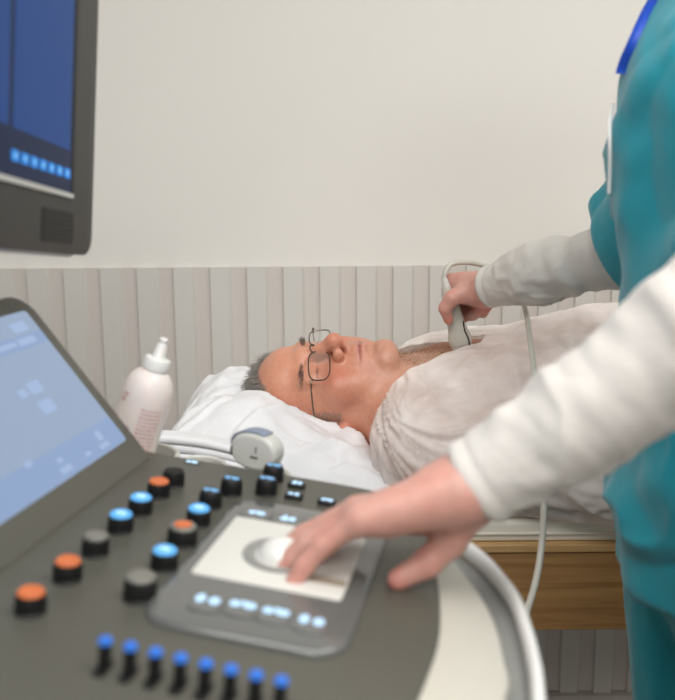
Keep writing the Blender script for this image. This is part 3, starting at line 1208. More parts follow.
rim_e = pan_px([(392, 494), (426, 526), (452, 556), (474, 584), (488, 605), (499, 630), (505, 657), (508, 690)], -0.004)[::-1]
rim = [(-0.07, -0.207), (0.15, -0.207), (0.205, -0.202), (0.246, -0.165), (0.272, -0.11), (0.292, -0.055)] + rim_e + [(0.186, 0.336), (0.15, 0.3375), (-0.07, 0.3375)]
rim_s = np.concatenate([[rim[0]], smooth_path(rim[1:-1], 6), [rim[-1]]])
g = Geo()
g.prism(rim_s, -0.040, -0.004, bev=0.004, M=PMx)
g.make('panel_rim', M_cream, machine)
ho = pan_px([(436, 527), (461, 543), (484, 561), (501, 580), (516, 601), (526, 628), (533, 655), (538, 690)], -0.010)[::-1]
ho = [(0.250, -0.190), (0.285, -0.160), (0.318, -0.10), (0.334, -0.045)] + ho
hp = smooth_path(np.array(ho), 8)
g = Geo()
g.tube(np.array([PL(a, b, -0.012) for a, b in hp]), 0.0048, 14, flat=(Nn, 1.7))
g.make('handle', M_white, machine, label='white curved front handle')
g = Geo()
chan = [(0.10, -0.190)] + [(a + 0.003, b) for a, b in hp[2:-1:2]] + [(0.20, 0.30), (0.10, 0.30)]
g.prism(np.array(chan), -0.075, -0.022, bev=0.003, M=PMx)
g.make('handle_channel', M_greyp, machine)
g = Geo()
g.prism(rim_s * np.array([0.93, 0.97]) + np.array([0.006, 0.002]), -0.16, -0.0755, bev=0.002, bot=0.05, M=PMx)
g.make('underbody', M_lgrey, machine)

# pedestal and wheeled base
g = Geo()
cxy = PL(0.10, 0.065)
Mup = np.c_[nrm([Vv[0], Vv[1], 0]), nrm([U[0], U[1], 0]), [0, 0, 1.0], [cxy[0], cxy[1], 0.0]]
g.prism(rrect(-0.16, 0.04, -0.09, 0.09, 0.04), 0.16, 0.835, bev=0.01, M=Mup)
g.make('pedestal', M_lgrey, machine)
g = Geo()
g.prism(rrect(-0.30, 0.16, -0.20, 0.20, 0.07), 0.085, 0.165, bev=0.02, M=Mup, bot=0.01)
g.make('base', M_dark, machine)
for a, b in ((-0.25, -0.15), (-0.25, 0.15), (0.11, -0.15), (0.11, 0.15)):
    g = Geo()
    c_ = Mup[:, :3] @ np.array([a, b, 0.045]) + Mup[:, 3]
    w_ = Mup[:, 1]
    g.tube([c_ - w_ * 0.015, c_ - w_ * 0.012, c_ + w_ * 0.012, c_ + w_ * 0.015], [0.038, 0.044, 0.044, 0.038], 24)
    g.box(c_ + np.array([0, 0, 0.040]), (0.022, 0.022, 0.03), bev=0.002)
    g.make('caster', M_black, machine)

# touchscreen leaning back at the far side of the panel
TH = math.radians(45.56)
TB = PL(-0.043, 0.311, 0.0)
Tt = -Vv * math.cos(TH) + Nn * math.sin(TH)
Tn = np.cross(U, Tt)
if Tn @ Vv < 0:
    Tn = -Tn
Tx = -U                                                # x along -u from the far corner
TMx = np.c_[U, Tt, Tn, TB + Tn * 0.0]
TM0 = np.c_[U, Tt, Tn, TB - Tn * 0.032]
g = Geo()
g.prism(rrect(-0.512, 0.002, -0.002, 0.210, (0.004, 0.028, 0.028, 0.004)), 0.0, 0.032, bev=0.004, M=TM0, bot=0.004)
ts = g.make('touchscreen', M_panel, machine)
g = Geo()


def tsrect(x0, x1, y0, y1, h, mi, r=0.003):
    g.prism(rrect(x0, x1, y0, y1, r, 3), 0.0002, h, M=TMx, mi=mi)


tsrect(-0.495, -0.0175, 0.029, 0.190, 0.0008, 0, 0.004)
tsrect(-0.495, -0.0180, 0.152, 0.166, 0.0010, 1)
tsrect(-0.495, -0.0180, 0.030, 0.058, 0.0010, 1)
for (x0, x1, y0, y1) in ((-0.066, -0.036, 0.156, 0.163), (-0.060, -0.034, 0.170, 0.180), (-0.105, -0.070, 0.157, 0.162), (-0.100, -0.080, 0.109, 0.121),
                         (-0.104, -0.082, 0.088, 0.101), (-0.118, -0.106, 0.110, 0.118), (-0.094, -0.084, 0.036, 0.040), (-0.060, -0.050, 0.042, 0.052),
                         (-0.066, -0.048, 0.034, 0.039), (-0.135, -0.127, 0.044, 0.049), (-0.140, -0.122, 0.034, 0.040), (-0.175, -0.165, 0.055, 0.060),
                         (-0.205, -0.190, 0.088, 0.101), (-0.205, -0.190, 0.109, 0.121), (-0.185, -0.150, 0.157, 0.162), (-0.26, -0.24, 0.036, 0.048),
                         (-0.31, -0.29, 0.036, 0.048), (-0.36, -0.34, 0.036, 0.048)):
    tsrect(x0, x1, y0, y1, 0.0012, 2, 0.0015)
g.make('screen', [M_ts, M_ts2, M_ts3], ts, smooth=False, label='lit pale blue touchscreen display')

# main monitor
MS = 1.2
E1 = nrm(ray(380, 280))
mm = np.cross(ray(98.5, 0), ray(91.5, 240))
E2 = nrm(np.cross(E1, mm))
E2 = E2 if E2[2] > 0 else -E2
EN = np.cross(E1, E2)
MB = atD(92, 256, 0.75 * MS)
MMx = np.c_[E1, E2, EN, MB]
W_, H_ = 0.50 * MS, 0.31 * MS
g = Geo()
g.prism(rrect(-W_, 0.0, 0.0, H_, 0.020), -0.014, 0.0, bev=0.003, M=MMx)
monitor = g.make('monitor', mat('monitor_black_plastic', (60, 60, 57), 0.5, var=0.03), machine)
g = Geo()
g.prism(rrect(-W_ - 0.002, 0.0025, -0.0025, H_ + 0.002, 0.022), -0.045, -0.0142, bev=0.003, M=MMx, bot=0.018)
g.make('back_shell', M_lgrey, monitor, label='pale grey back shell')
sx1, sy0 = -0.056 * MS, 0.0465 * MS
g = Geo()


def mrect(x0, x1, y0, y1, h, mi, r=0.001):
    g.prism(rrect(x0, x1, y0, y1, r, 2), 0.0001, h, M=MMx, mi=mi)


mrect(-W_ + 0.04, sx1, sy0, H_ - 0.03, 0.0005, 0)
mrect(-0.168 * MS, sx1 - 0.006, 0.078 * MS, H_ - 0.05, 0.0007, 1)
mrect(-W_ + 0.06, -0.175 * MS, 0.078 * MS, H_ - 0.05, 0.0007, 1)
for i in range(7):
    xc = (-0.163 + i * 0.0162) * MS
    yc = 0.0605 * MS
    mrect(xc - 0.0060 * MS, xc + 0.0060 * MS, yc - 0.0036 * MS, yc + 0.0036 * MS, 0.0009, 2)
    mrect(xc - 0.0025 * MS, xc + 0.0022 * MS, yc - 0.0013 * MS, yc + 0.0016 * MS, 0.0011, 3)
g.make('screen', [M_scr_navy, M_scr_blue, M_scr_icon, M_scr_icon2], monitor, smooth=False, label='lit dark blue monitor display')
g = Geo()
g.prism(rrect(-W_ + 0.04, sx1 + 0.003, sy0 - 0.0045, sy0 - 0.0005, 0.001, 2), 0.0, 0.0022, M=MMx)
g.make('screen_edge', M_lgrey, monitor)
g = Geo()
g.prism(rrect(sx1 + 0.0005, sx1 + 0.0075, sy0 - 0.0005, H_ - 0.03, 0.001, 2), 0.0001, 0.0008, M=MMx)
g.make('screen_border', M_black, monitor)
g = Geo()
g.prism(rrect(-0.113 * MS, -0.049 * MS, 0.0075 * MS, 0.032 * MS, 0.002, 2), 0.0001, 0.0008, M=MMx)
for i in range(16):
    for j in range(6):
        g.prism(rrect(-0.111 * MS + i * 0.0039 * MS, -0.111 * MS + (i * 0.0039 + 0.002) * MS, (0.009 + j * 0.0038) * MS, (0.011 + j * 0.0038) * MS, 0.0004, 1),
                0.0008, 0.0011, M=MMx)
g.make('speaker_grille', mat('grille_black', (40, 39, 37), 0.6), monitor)
# monitor arm down to the back of the machine
mc = MB - E1 * W_ / 2 + E2 * H_ * 0.45 - EN * 0.045
g = Geo()
g.box(mc - EN * 0.012, (0.03, 0.12, 0.12), bev=0.006, R=np.c_[EN, E1, E2])
back = PL(-0.125, 0.065, -0.12)
g.tube(smooth_path([mc - EN * 0.02, mc - EN * 0.10 - E2 * 0.02, mc - EN * 0.22 - E2 * 0.12, np.array([back[0] - 0.14, back[1], 1.0]),
                    np.array([back[0] - 0.10, back[1], 0.9]), back + np.array([0, 0, -0.03])], 8), 0.022, 14)
g.make('monitor_arm', M_lgrey, machine)


# knobs
def local_obj(name, g, m, parent, M, label=None, data=None):
    """object whose mesh is in the panel frame at (v,u): mesh built about its own origin"""
    if data is None:
        me = mesh_from(name, np.concatenate(g.V), g.F, True, m if isinstance(m, (list, tuple)) else [m], g.M)
        bm = bmesh.new()
        bm.from_mesh(me)
        bmesh.ops.recalc_face_normals(bm, faces=bm.faces[:])
        bm.to_mesh(me)
        bm.free()
        me.set_sharp_from_angle(angle=math.radians(38))
        for p in me.polygons:
            if len(p.vertices) > 8:
                p.use_smooth = False
    else:
        me = data
    o = bpy.data.objects.new(name, me)
    C.objects.link(o)
    o.parent = parent
    o.matrix_local = M
    if label:
        o['label'] = label
    return o


def panel_m(v, u, n=0.0):
    p = PL(v, u, n) - np.array(machine.location)
    return Matrix(((Vv[0], U[0], Nn[0], p[0]), (Vv[1], U[1], Nn[1], p[1]), (Vv[2], U[2], Nn[2], p[2]), (0, 0, 0, 1)))


def blob(g, cx, cy, rx, ry, z0, z1, mi=0, n=14):
    a = np.linspace(0, 2 * np.pi, n, endpoint=False)
    g.prism(np.c_[cx + rx * np.cos(a), cy + ry * np.sin(a)], z0, z1, mi=mi)


def glyph(g, kind, s, z0, z1):
    """small pictogram pairs like the lit key legends"""
    if kind == 0:
        blob(g, -0.42 * s, 0.05 * s, 0.26 * s, 0.42 * s, z0, z1)
        blob(g, 0.36 * s, 0.0, 0.30 * s, 0.36 * s, z0, z1)
    elif kind == 1:
        blob(g, -0.30 * s, -0.1 * s, 0.36 * s, 0.30 * s, z0, z1)
        g.prism(rrect(0.1 * s, 0.62 * s, -0.3 * s, 0.4 * s, 0.12 * s, 3), z0, z1)
        blob(g, -0.30 * s, 0.42 * s, 0.2 * s, 0.16 * s, z0, z1)
    elif kind == 2:
        blob(g, -0.42 * s, 0.0, 0.32 * s, 0.28 * s, z0, z1)
        blob(g, 0.36 * s, 0.02 * s, 0.38 * s, 0.30 * s, z0, z1)
        blob(g, 0.0, 0.25 * s, 0.14 * s, 0.14 * s, z0, z1)
    else:
        g.prism(rrect(-0.7 * s, -0.1 * s, -0.25 * s, 0.25 * s, 0.1 * s, 3), z0, z1)
        blob(g, 0.35 * s, 0.0, 0.30 * s, 0.38 * s, z0, z1)


KN = 0.0
cache = {}


def knob(px, py, kind, rad=0.0095, hgt=0.0135):
    """px,py: pixel of the knob's top face centre in the photograph; the knob itself stands on the panel"""
    v, u = at_panel(px, py, hgt)
    key = ('body', rad, hgt)
    if key not in cache:
        g = Geo()
        g.lathe([(rad * 1.10, 0.0), (rad * 1.10, 0.0012), (rad, 0.002), (rad, hgt - 0.0012), (rad * 0.94, hgt)], n=28)
        for i in range(14):
            a = 2 * math.pi * i / 14
            g.box((rad * math.cos(a), rad * math.sin(a), hgt * 0.5), (0.0012, 0.0012, hgt * 0.7), bev=0.0003)
        b = local_obj('knob', g, M_black, machine, panel_m(v, u))
        cache[key] = b.data
    else:
        b = local_obj('knob', None, None, machine, panel_m(v, u), data=cache[key])
    I4 = Matrix.Identity(4)
    key = ('cap', kind, rad, hgt)
    if key not in cache:
        g = Geo()
        z = hgt
        if kind == 'orange':
            g.lathe([(rad * 0.93, z), (rad * 0.93, z + 0.001), (rad * 0.80, z + 0.0022), (rad * 0.3, z + 0.0014)], n=28)
            m = M_orange
        elif kind == 'ring_orange':
            g.lathe([(rad * 0.95, z), (rad * 0.95, z + 0.001), (rad * 0.85, z + 0.002)], n=28)
            blob(g, 0, 0, rad * 0.62, rad * 0.62, z + 0.0019, z + 0.0028, 1, 24)
            m = [M_knobgrey, M_orange]
        elif kind == 'blue':
            g.lathe([(rad * 0.93, z), (rad * 0.93, z + 0.001), (rad * 0.80, z + 0.0022), (rad * 0.3, z + 0.0014)], n=28)
            glyph(g, 2, rad * 0.55, z + 0.001, z + 0.0026)
            g.M = [0] * (len(g.M))
            nl = 3 * 28 + 2
            g.M[nl:] = [1] * (len(g.M) - nl)
            m = [M_blue, M_glyph]
        elif kind == 'glyph':
            g.lathe([(rad * 0.93, z), (rad * 0.93, z + 0.001), (rad * 0.86, z + 0.0018)], n=28)
            nl = len(g.M)
            glyph(g, 2, rad * 0.98, z + 0.0016, z + 0.0024)
            g.M[nl:] = [1] * (len(g.M) - nl)
            m = [M_black, M_lblue]
        elif kind == 'blank':
            g.lathe([(rad * 0.93, z), (rad * 0.93, z + 0.0006), (rad * 0.7, z - 0.001)], n=28)
            m = M_black
        else:
            g.lathe([(rad * 0.95, z), (rad * 0.95, z + 0.0012), (rad * 0.84, z + 0.0024)], n=28)
            m = M_knobgrey
        c = local_obj('knob_cap', g, m, b, I4)
        cache[key] = c.data
    else:
        c = local_obj('knob_cap', None, None, b, I4, data=cache[key])
    c['label'] = {'orange': 'orange lit cap', 'ring_orange': 'grey cap with orange centre', 'blue': 'light blue lit cap', 'glyph': 'cap with blue lit symbols',
                  'blank': 'black unlit cap', 'grey': 'grey unlit cap'}[kind]
    return b


for px, py, kind in ((31, 593, 'orange'), (68, 562, 'orange'), (96, 537, 'grey'), (121, 515, 'blue'), (141, 498, 'blue'), (159, 482, 'orange'),
                     (174, 471, 'blank'), (165, 551, 'blue'), (199, 509, 'blue'), (211, 492, 'glyph'), (232, 480, 'glyph'),
                     (267, 480, 'glyph'), (274, 467, 'glyph')):
    knob(px, py, kind)
knob(141, 578, 'grey', 0.0108, 0.0150)
knob(183, 527, 'ring_orange', 0.0112, 0.0140)


def key_part(px, py, w, d, hgt, kind, zoff=0.0, mcap=None, gs_=0.006, rot=0.0):
    v, u = at_panel(px, py, hgt + zoff)
    kk = ('key', w, d, hgt, mcap.name)
    M = panel_m(v, u, zoff)
    if kk not in cache:
        g = Geo()
        g.prism(rrect(-w / 2, w / 2, -d / 2, d / 2, min(w, d) * 0.28, 4), 0.0, hgt, bev=min(0.0015, hgt * 0.5))
        b = local_obj('key', g, mcap, machine, M)
        cache[kk] = b.data
    else:
        b = local_obj('key', None, None, machine, M, data=cache[kk])
    g = Geo()
    glyph(g, kind, gs_, hgt, hgt + 0.0006)
    local_obj('key_symbol', g, M_glyph, b, Matrix.Identity(4), label='lit pale blue symbol')
    return b


for px, py, kd in ((297, 483, 1), (294, 494, 3), (327, 500, 2)):
    key_part(px, py, 0.017, 0.011, 0.004, kd, mcap=M_black, gs_=0.0078)
key_part(192, 462, 0.017, 0.010, 0.0006, 2, mcap=M_panel, gs_=0.0080)

# sliders in one row towards the operator
for i in range(8):
    px, py = 105.5 + (281.5 - 105.5) * i / 7, 642 + (682 - 642) * i / 7
    v, u = at_panel(px, py, 0.017)
    if 'sl' not in cache:
        g = Geo()
        g.prism(rrect(-0.0042, 0.0042, -0.011, 0.008, 0.003, 3), 0.0, 0.0008)
        g.prism(rrect(-0.0036, 0.0036, -0.0036, 0.0036, 0.0030, 5), 0.0008, 0.0165, bev=0.0006)
        b = local_obj('slider', g, M_black, machine, panel_m(v, u))
        cache['sl'] = b.data
        g = Geo()
        g.lathe([(0.0042, 0.0166), (0.0044, 0.0175), (0.0036, 0.0195), (0.0018, 0.0205)], n=20)
        c = local_obj('slider_light', g, M_slblue, b, Matrix.Identity(4), label='blue lit slider tip')
        cache['slt'] = c.data
    else:
        b = local_obj('slider', None, None, machine, panel_m(v, u), data=cache['sl'])
        local_obj('slider_light', None, None, b, Matrix.Identity(4), label='blue lit slider tip', data=cache['slt'])

# raised trackball island
g = Geo()
g.prism(rrect(0.070, 0.212, 0.006, 0.240, 0.026), 0.0003, 0.0050, bev=0.0042, M=PMx)
g.make('trackball_island', M_gloss, machine)
ZI = 0.0052
g = Geo()
g.prism(rrect(0.083, 0.196, 0.078, 0.192, 0.004), ZI, ZI + 0.0012, bev=0.0006, M=PMx)
pad = g.make('trackball_pad', mat('matt_white_pad', (214, 212, 204), 0.35, var=0.02), machine, label='white pad around the trackball')
g = Geo()
g.prism(rrect(0.168, 0.195, 0.098, 0.108, 0.002), ZI + 0.0013, ZI + 0.0018, M=PMx)
g.make('pad_strip', mat('taupe_strip', (160, 146, 128), 0.4), pad)
bc = (0.1385, 0.131)
g = Geo()
a = np.linspace(0, 2 * np.pi, 48, endpoint=False)
rgs = []
for r_, z in ((0.0305, ZI + 0.0010), (0.0300, ZI + 0.0030), (0.0285, ZI + 0.0034), (0.0225, ZI + 0.0022), (0.0205, ZI + 0.0012)):
    rgs.append(np.array([PL(bc[0] + r_ * math.cos(t), bc[1] + r_ * math.sin(t), z) for t in a]))
g.rings(rgs, True, False)
g.make('trackball_ring', M_greyp, pad)
g = Geo()
ph = np.linspace(0.02, math.pi - 0.02, 22)
rb = 0.0195
g.lathe([(rb * math.sin(t), -rb * math.cos(t)) for t in ph], M=np.c_[Vv, U, Nn, PL(bc[0], bc[1], 0.002)], n=40)
g.make('trackball', M_ball, pad)
for px, py, kd in ((208, 600, 0), (243, 605, 2), (276, 612, 2), (312, 621, 0)):
    key_part(px, py, 0.0235, 0.030, 0.0014, kd, ZI, M_gloss, 0.0130)
for px, py, kd in ((257, 513, 2), (288, 519, 1), (318, 526, 2)):
    key_part(px, py, 0.0260, 0.022, 0.0014, kd, ZI, M_gloss, 0.0100)

# probe / bottle holders on the far side
def cup(v, u, r, h, m=M_lgrey):
    g = Geo()
    M = np.c_[Vv, U, Nn, PL(v, u, -0.016)]
    g.lathe([(r * 0.8, -h), (r, -h * 0.9), (r, -0.004), (r - 0.003, -0.002), (r - 0.005, -0.004), (r - 0.005, -h * 0.85), (r * 0.5, -h * 0.86)], M=M, n=32)
    g.make('holder_cup', m, machine)


BB = atD(131, 446, 0.955)                              # bottle base region
bax = nrm(atD(164.5, 338, 0.935) - BB)
cup(-0.075, 0.378, 0.036, 0.06)
cup(0.062, 0.374, 0.026, 0.05)
cup(-0.008, 0.372, 0.026, 0.05)
g = Geo()
g.box(PL(0.0, 0.352, -0.03), (0.20, 0.035, 0.02), bev=0.004, R=np.c_[Vv, U, Nn])
g.make('holder_bracket', M_lgrey, machine)

# gel bottle
bx = nrm(np.cross(bax, [0, 1.0, 0]))
by = np.cross(bax, bx)
base_p = BB - bax * 0.040
BMx = np.c_[bx, by, bax, base_p]
bt = thing('gel_bottle', 'milky pink gel squeeze bottle with white nozzle leaning beside the touchscreen', 'bottle', base_p)
g = Geo()
g.lathe([(0.020, 0.0), (0.0255, 0.002), (0.0265, 0.006), (0.0265, 0.098), (0.0255, 0.108), (0.0225, 0.117), (0.018, 0.123), (0.0125, 0.127), (0.0115, 0.133)], M=BMx, n=40)
g.make('bottle_body', M_bottle, bt)
g = Geo()
g.lathe([(0.0128, 0.1275), (0.0138, 0.1285), (0.0138, 0.1385), (0.0128, 0.1400), (0.0080, 0.1408), (0.0066, 0.1425), (0.0050, 0.1560), (0.0042, 0.1570),
         (0.0046, 0.1585), (0.0046, 0.1610), (0.0030, 0.1625)], M=BMx, n=28)
nz_ = g.make('nozzle_cap', M_nozzle, bt)
g = Geo()
rs = np.random.RandomState(8)


def print_row(z0, z1, a0, a1, r=0.0267):
    aa = np.linspace(a0, a1, 6)
    P = []
    for z in (z0, z1):
        for t in aa:
            P.append(BMx[:, :3] @ np.array([r * math.cos(t), r * math.sin(t), z]) + BMx[:, 3])
    for z in (z0, z1):
        for t in aa:
            P.append(BMx[:, :3] @ np.array([(r - 0.0003) * math.cos(t), (r - 0.0003) * math.sin(t), z]) + BMx[:, 3])
    Fs = [[i, i + 1, i + 7, i + 6] for i in range(5)] + [[12 + i, 18 + i, 19 + i, 13 + i] for i in range(5)]
    g.put(P, Fs)


# angles: the side facing the camera is around -y of the bottle frame
fc_a = math.atan2(np.array([0, -1.0, 0]) @ by, np.array([0, -1.0, 0]) @ bx)
for i in range(14):
    z = 0.088 - i * 0.0042
    t = fc_a - 1.0
    a_, dirn = fc_a + 0.10, 1
    while a_ < fc_a + 0.95:
        w = 0.04 + 0.10 * rs.rand()
        print_row(z, z + 0.0026, a_, min(a_ + w, fc_a + 0.98))
        a_ += w + 0.03
for z, s_, h in ((0.101, -0.85, 0.004), (0.095, -0.95, 0.0045)):
    a_ = fc_a + s_
    for w in (0.07, 0.05, 0.09):
        print_row(z - 0.004, z + h - 0.004, a_, a_ + w)
        a_ += w + 0.02
for z in (0.070, 0.064, 0.058, 0.050):
    print_row(z, z + 0.0035, fc_a - 1.1, fc_a - 0.75)
    print_row(z - 0.006, z - 0.002, fc_a - 0.45, fc_a - 0.15)
g.make('label_print', M_print, bt, label='faint pink printed lettering')

# docked transducer standing in its holder
dc = atD(258, 449, 0.925)
tr = thing('docked_transducer', 'rounded pale grey transducer docked behind the far panel edge', 'transducer', dc - np.array([0, 0, 0.06]))
ax_up = nrm(np.array([0.10, 0.0, 1.0]))
ax_w = nrm(np.array([0.90, -0.42, 0.0]))                 # wide direction seen in the photo
ax_w = nrm(ax_w - ax_up * (ax_up @ ax_w))
ax_t = np.cross(ax_up, ax_w)
a = np.linspace(0, 2 * np.pi, 44, endpoint=False)
ow, ot = np.cos(a), np.sin(a)
out = np.c_[0.0265 * np.sign(ow) * np.abs(ow) ** 0.85, np.where(ot > 0, 0.0185, 0.020) * np.sign(ot) * np.abs(ot) ** 0.9]
DM = np.c_[ax_w, ax_up, -ax_t, dc]
g = Geo()
g.prism(out, -0.011, 0.013, bev=0.005, M=DM, bot=0.005)
g.tube([dc - ax_up * 0.012, dc - ax_up * 0.03, dc - ax_up * 0.06], [0.012, 0.011, 0.010], 20)
g.make('transducer_body', M_lgrey, tr)
g = Geo()
arc = [(-0.0268, 0.002), (-0.0262, 0.0085), (-0.0220, 0.0135), (-0.0150, 0.0172), (-0.0060, 0.0193), (0.004, 0.0195), (0.012, 0.0180)]
arc = smooth_path(np.array(arc), 6)
rows = []
for zz, dd in ((-0.009, 0.0002), (-0.007, 0.0012), (0.0085, 0.0012), (0.0105, 0.0002)):
    c0 = np.array([0, 0.0])
    q = arc + np.array([nrm(p) for p in arc]) * dd
    rows.append(np.c_[q, np.full(len(q), zz)] @ DM[:, :3].T + DM[:, 3])
inner = [np.c_[arc * 0.96, np.full(len(arc), zz)] @ DM[:, :3].T + DM[:, 3] for zz in (0.0100, -0.0085)]
ringz = rows + inner
n_ = len(arc)
rr = [np.array([ringz[k][i] for k in range(len(ringz))]) for i in range(n_)]
g.rings(rr, True, True)
g.make('lens_face', M_bluerub, tr, label='blue-grey curved lens')
g = Geo()
g.prism(rrect(0.004, 0.0052, -0.001, 0.006, 0.0004, 2), 0.0128, 0.0134, M=DM)
g.prism(rrect(-0.001, 0.0075, -0.0065, -0.0045, 0.0004, 2), 0.0128, 0.0134, M=DM)
g.prism(rrect(-0.0252, -0.0228, -0.008, 0.002, 0.001, 2), 0.0090, 0.0128, M=DM)
g.make('marking', M_dark, tr)

# ------------------------------------------------------------------ sonographer
LSH, LEL, LWR = np.array([0.45, 0.73, 1.42]), np.array([0.325, 0.60, 1.20]), atD(477, 485, 0.668)
RSH, REL = np.array([0.44, 1.10, 1.42]), np.array([0.400, 1.17, 1.165])
RWR = atY(492, 288, 1.375)
CXs, CYs = 0.43, 0.925

skin = SDF()
# left hand reaching over the trackball
KM = atD(375, 509, 0.690)
dL = nrm(KM - LWR)
nL = nrm(np.array([0.10, 0.30, 1.0]))
lh, ltips, lt = hand_sdf(LWR + dL * 0.004, dL, nL, -1, [(8, 5, 4), (12, 8, 5), (17, 10, 7), (22, 12, 9)],
                         [(0.010, 0.014, -0.012), (0.028, 0.018, -0.034), (0.048, 0.012, -0.046), (0.070, 0.005, -0.053)], sc=1.04, spread=(4, 1, -2, -5))
# right hand gripping the probe (palm towards the camera, thumb in front)
rh = SDF()
Y0 = 1.42


def rp(x, y, dy=0.0):
    return atY(x, y, Y0 + dy)


rh.cap(RWR, rp(466, 287, -0.006), 0.025, 0.021, 0.02, sc=(1, 0.8, 1))
rh.cap(rp(488, 294, -0.012), rp(466, 294, -0.028), 0.018, 0.015, 0.014)       # thenar
rh.cap(rp(472, 288, -0.026), rp(452, 298, -0.034), 0.0150, 0.0120, 0.010)     # thumb
rh.cap(rp(452, 298, -0.034), rp(445, 308, -0.032), 0.0118, 0.0105, 0.005)
rh.cap(rp(445, 308, -0.032), rp(448.5, 320, -0.024), 0.0102, 0.0078, 0.003)
kn = [rp(452, 281, 0.012), rp(457, 287, 0.026), rp(463, 296, 0.032), rp(471, 303, 0.032)]
for i, kp in enumerate(kn):
    rh.cap(RWR + np.array([0, 0.004, 0]), kp, 0.017, 0.0125, 0.016)
# index and middle down the far side of the probe
rh.chain([kn[0], rp(449, 297, 0.020), rp(449, 312, 0.018), rp(453, 322, 0.014)], [0.0110, 0.0095, 0.0085, 0.0072], 0.004)
rh.chain([kn[1], rp(455, 304, 0.032), rp(464, 317, 0.022), rp(470, 316, 0.006)], [0.0110, 0.0095, 0.0085, 0.0072], 0.004)
# ring and little finger curled into the palm
rh.chain([kn[2], rp(462, 312, 0.030), rp(473, 315, 0.004), rp(481, 308, -0.012)], [0.0108, 0.0094, 0.0086, 0.0074], 0.004)
rh.chain([kn[3], rp(474, 313, 0.024), rp(483, 313, 0.004), rp(489, 306, -0.010)], [0.0095, 0.0084, 0.0076, 0.0066], 0.004)

skin.join(lh).join(rh)
skin.cap(LWR + dL * 0.015, LWR + (LEL - LWR) * 0.3, 0.026, 0.029, 0.016, sc=(1, 1, 0.86))
skin.cap(LWR + (LEL - LWR) * 0.3, LEL, 0.029, 0.036, 0.02)
skin.cap(LEL, LSH, 0.042, 0.050, 0.03)
skin.cap(RWR - (REL - RWR) * 0.03, RWR + (REL - RWR) * 0.3, 0.024, 0.027, 0.016)
skin.cap(RWR + (REL - RWR) * 0.3, REL, 0.027, 0.031, 0.02)
skin.cap(REL, RSH, 0.032, 0.046, 0.03)
skin.ell((CXs, CYs, 1.27), (0.105, 0.155, 0.19), 0.05)
skin.ell((CXs, CYs, 1.05), (0.105, 0.140, 0.18), 0.05)
skin.ell((CXs, CYs, 0.90), (0.115, 0.165, 0.14), 0.05)
skin.cap(LSH, RSH, 0.05, k=0.05)
skin.cap((CXs + 0.01, CYs, 1.42), (CXs - 0.02, CYs, 1.53), 0.055, 0.052, 0.04)
for q in (-1, 1):
    skin.cap((CXs, CYs + q * 0.09, 0.88), (CXs + 0.01, CYs + q * 0.10, 0.49), 0.085, 0.058, 0.04)
    skin.cap((CXs + 0.01, CYs + q * 0.10, 0.49), (CXs + 0.03, CYs + q * 0.10, 0.10), 0.056, 0.040, 0.03)
    skin.cap((CXs + 0.03, CYs + q * 0.10, 0.06), (CXs - 0.13, CYs + q * 0.11, 0.035), 0.036, 0.026, 0.03)
HfS = nrm([-0.93, 0.15, -0.34])
HzS = nrm(np.array([-0.36, 0.05, 0.93]) - HfS * (HfS @ np.array([-0.36, 0.05, 0.93])))
HRS = np.c_[np.cross(HfS, HzS), HfS, HzS]
HOS = np.array([CXs - 0.055, CYs, 1.635])
skin.join(head_sdf(neck=False).placed(HOS, HRS, 0.96))
V, Q = skin.mesh(0.0025, relax=1)
col = face_paint(V, HOS, HRS, 0.96, (208, 162, 147), (198, 130, 116), (190, 100, 98))
nzv = np.clip(fbm(V * 45, 3, 9) * 0.5 + 0.5, 0, 1)
hand_w = np.clip((0.28 - V[:, 0]) / 0.1, 0, 1) * (V[:, 2] > 0.9) * (V[:, 2] < 1.22)
col = blend(col, hand_w * 0.35 * nzv, (212, 138, 124))
for a_, b_, r_ in ltips:
    e_ = nrm(b_ - a_)
    c_ = b_ + e_ * 0.003 + nL * 0.005
    col = blend(col, 0.75 * gauss(V, b_ + e_ * 0.004, (0.011, 0.011, 0.011)), (208, 112, 104))
    col = blend(col, 0.6 * gauss(V, c_, (0.006, 0.006, 0.004)), (236, 184, 172))
    col = blend(col, 0.30 * gauss(V, a_, (0.007, 0.007, 0.007)), (190, 108, 96))
for p in (rp(448, 322, -0.03), rp(447, 322, 0.012), rp(481, 308, -0.012), rp(489, 306, -0.010), kn[0], kn[2]):
    col = blend(col, 0.55 * gauss(V, p, (0.012, 0.012, 0.012)), (208, 112, 100))
carer = add('person', V, Q, M_skin_s, col=col)
tag(carer, 'standing carer in teal scrubs over white sleeves, one hand on the trackball', 'person')
# hair of the carer: a close cap tied at the back (above the frame)
hs = SDF()
hs.ell((0, -0.020, 0.040), (0.084, 0.098, 0.088), 0.02)
hs.cap((0, -0.10, 0.03), (0, -0.135, -0.02), 0.032, 0.026, 0.02)
hs.ell((0, 0.098, -0.03), (0.070, 0.060, 0.085), 0.015, 's')
HV, HQ = hs.placed(HOS, HRS, 0.97).mesh(0.004)
HN = vnormals(HV, HQ)
HV = HV + HN * (0.0025 * fbm(np.c_[HV[:, 0] * 30, HV[:, 1] * 120, HV[:, 2] * 30], 3, 2))[:, None]
add('hair', HV, HQ, M_brownhair, carer)


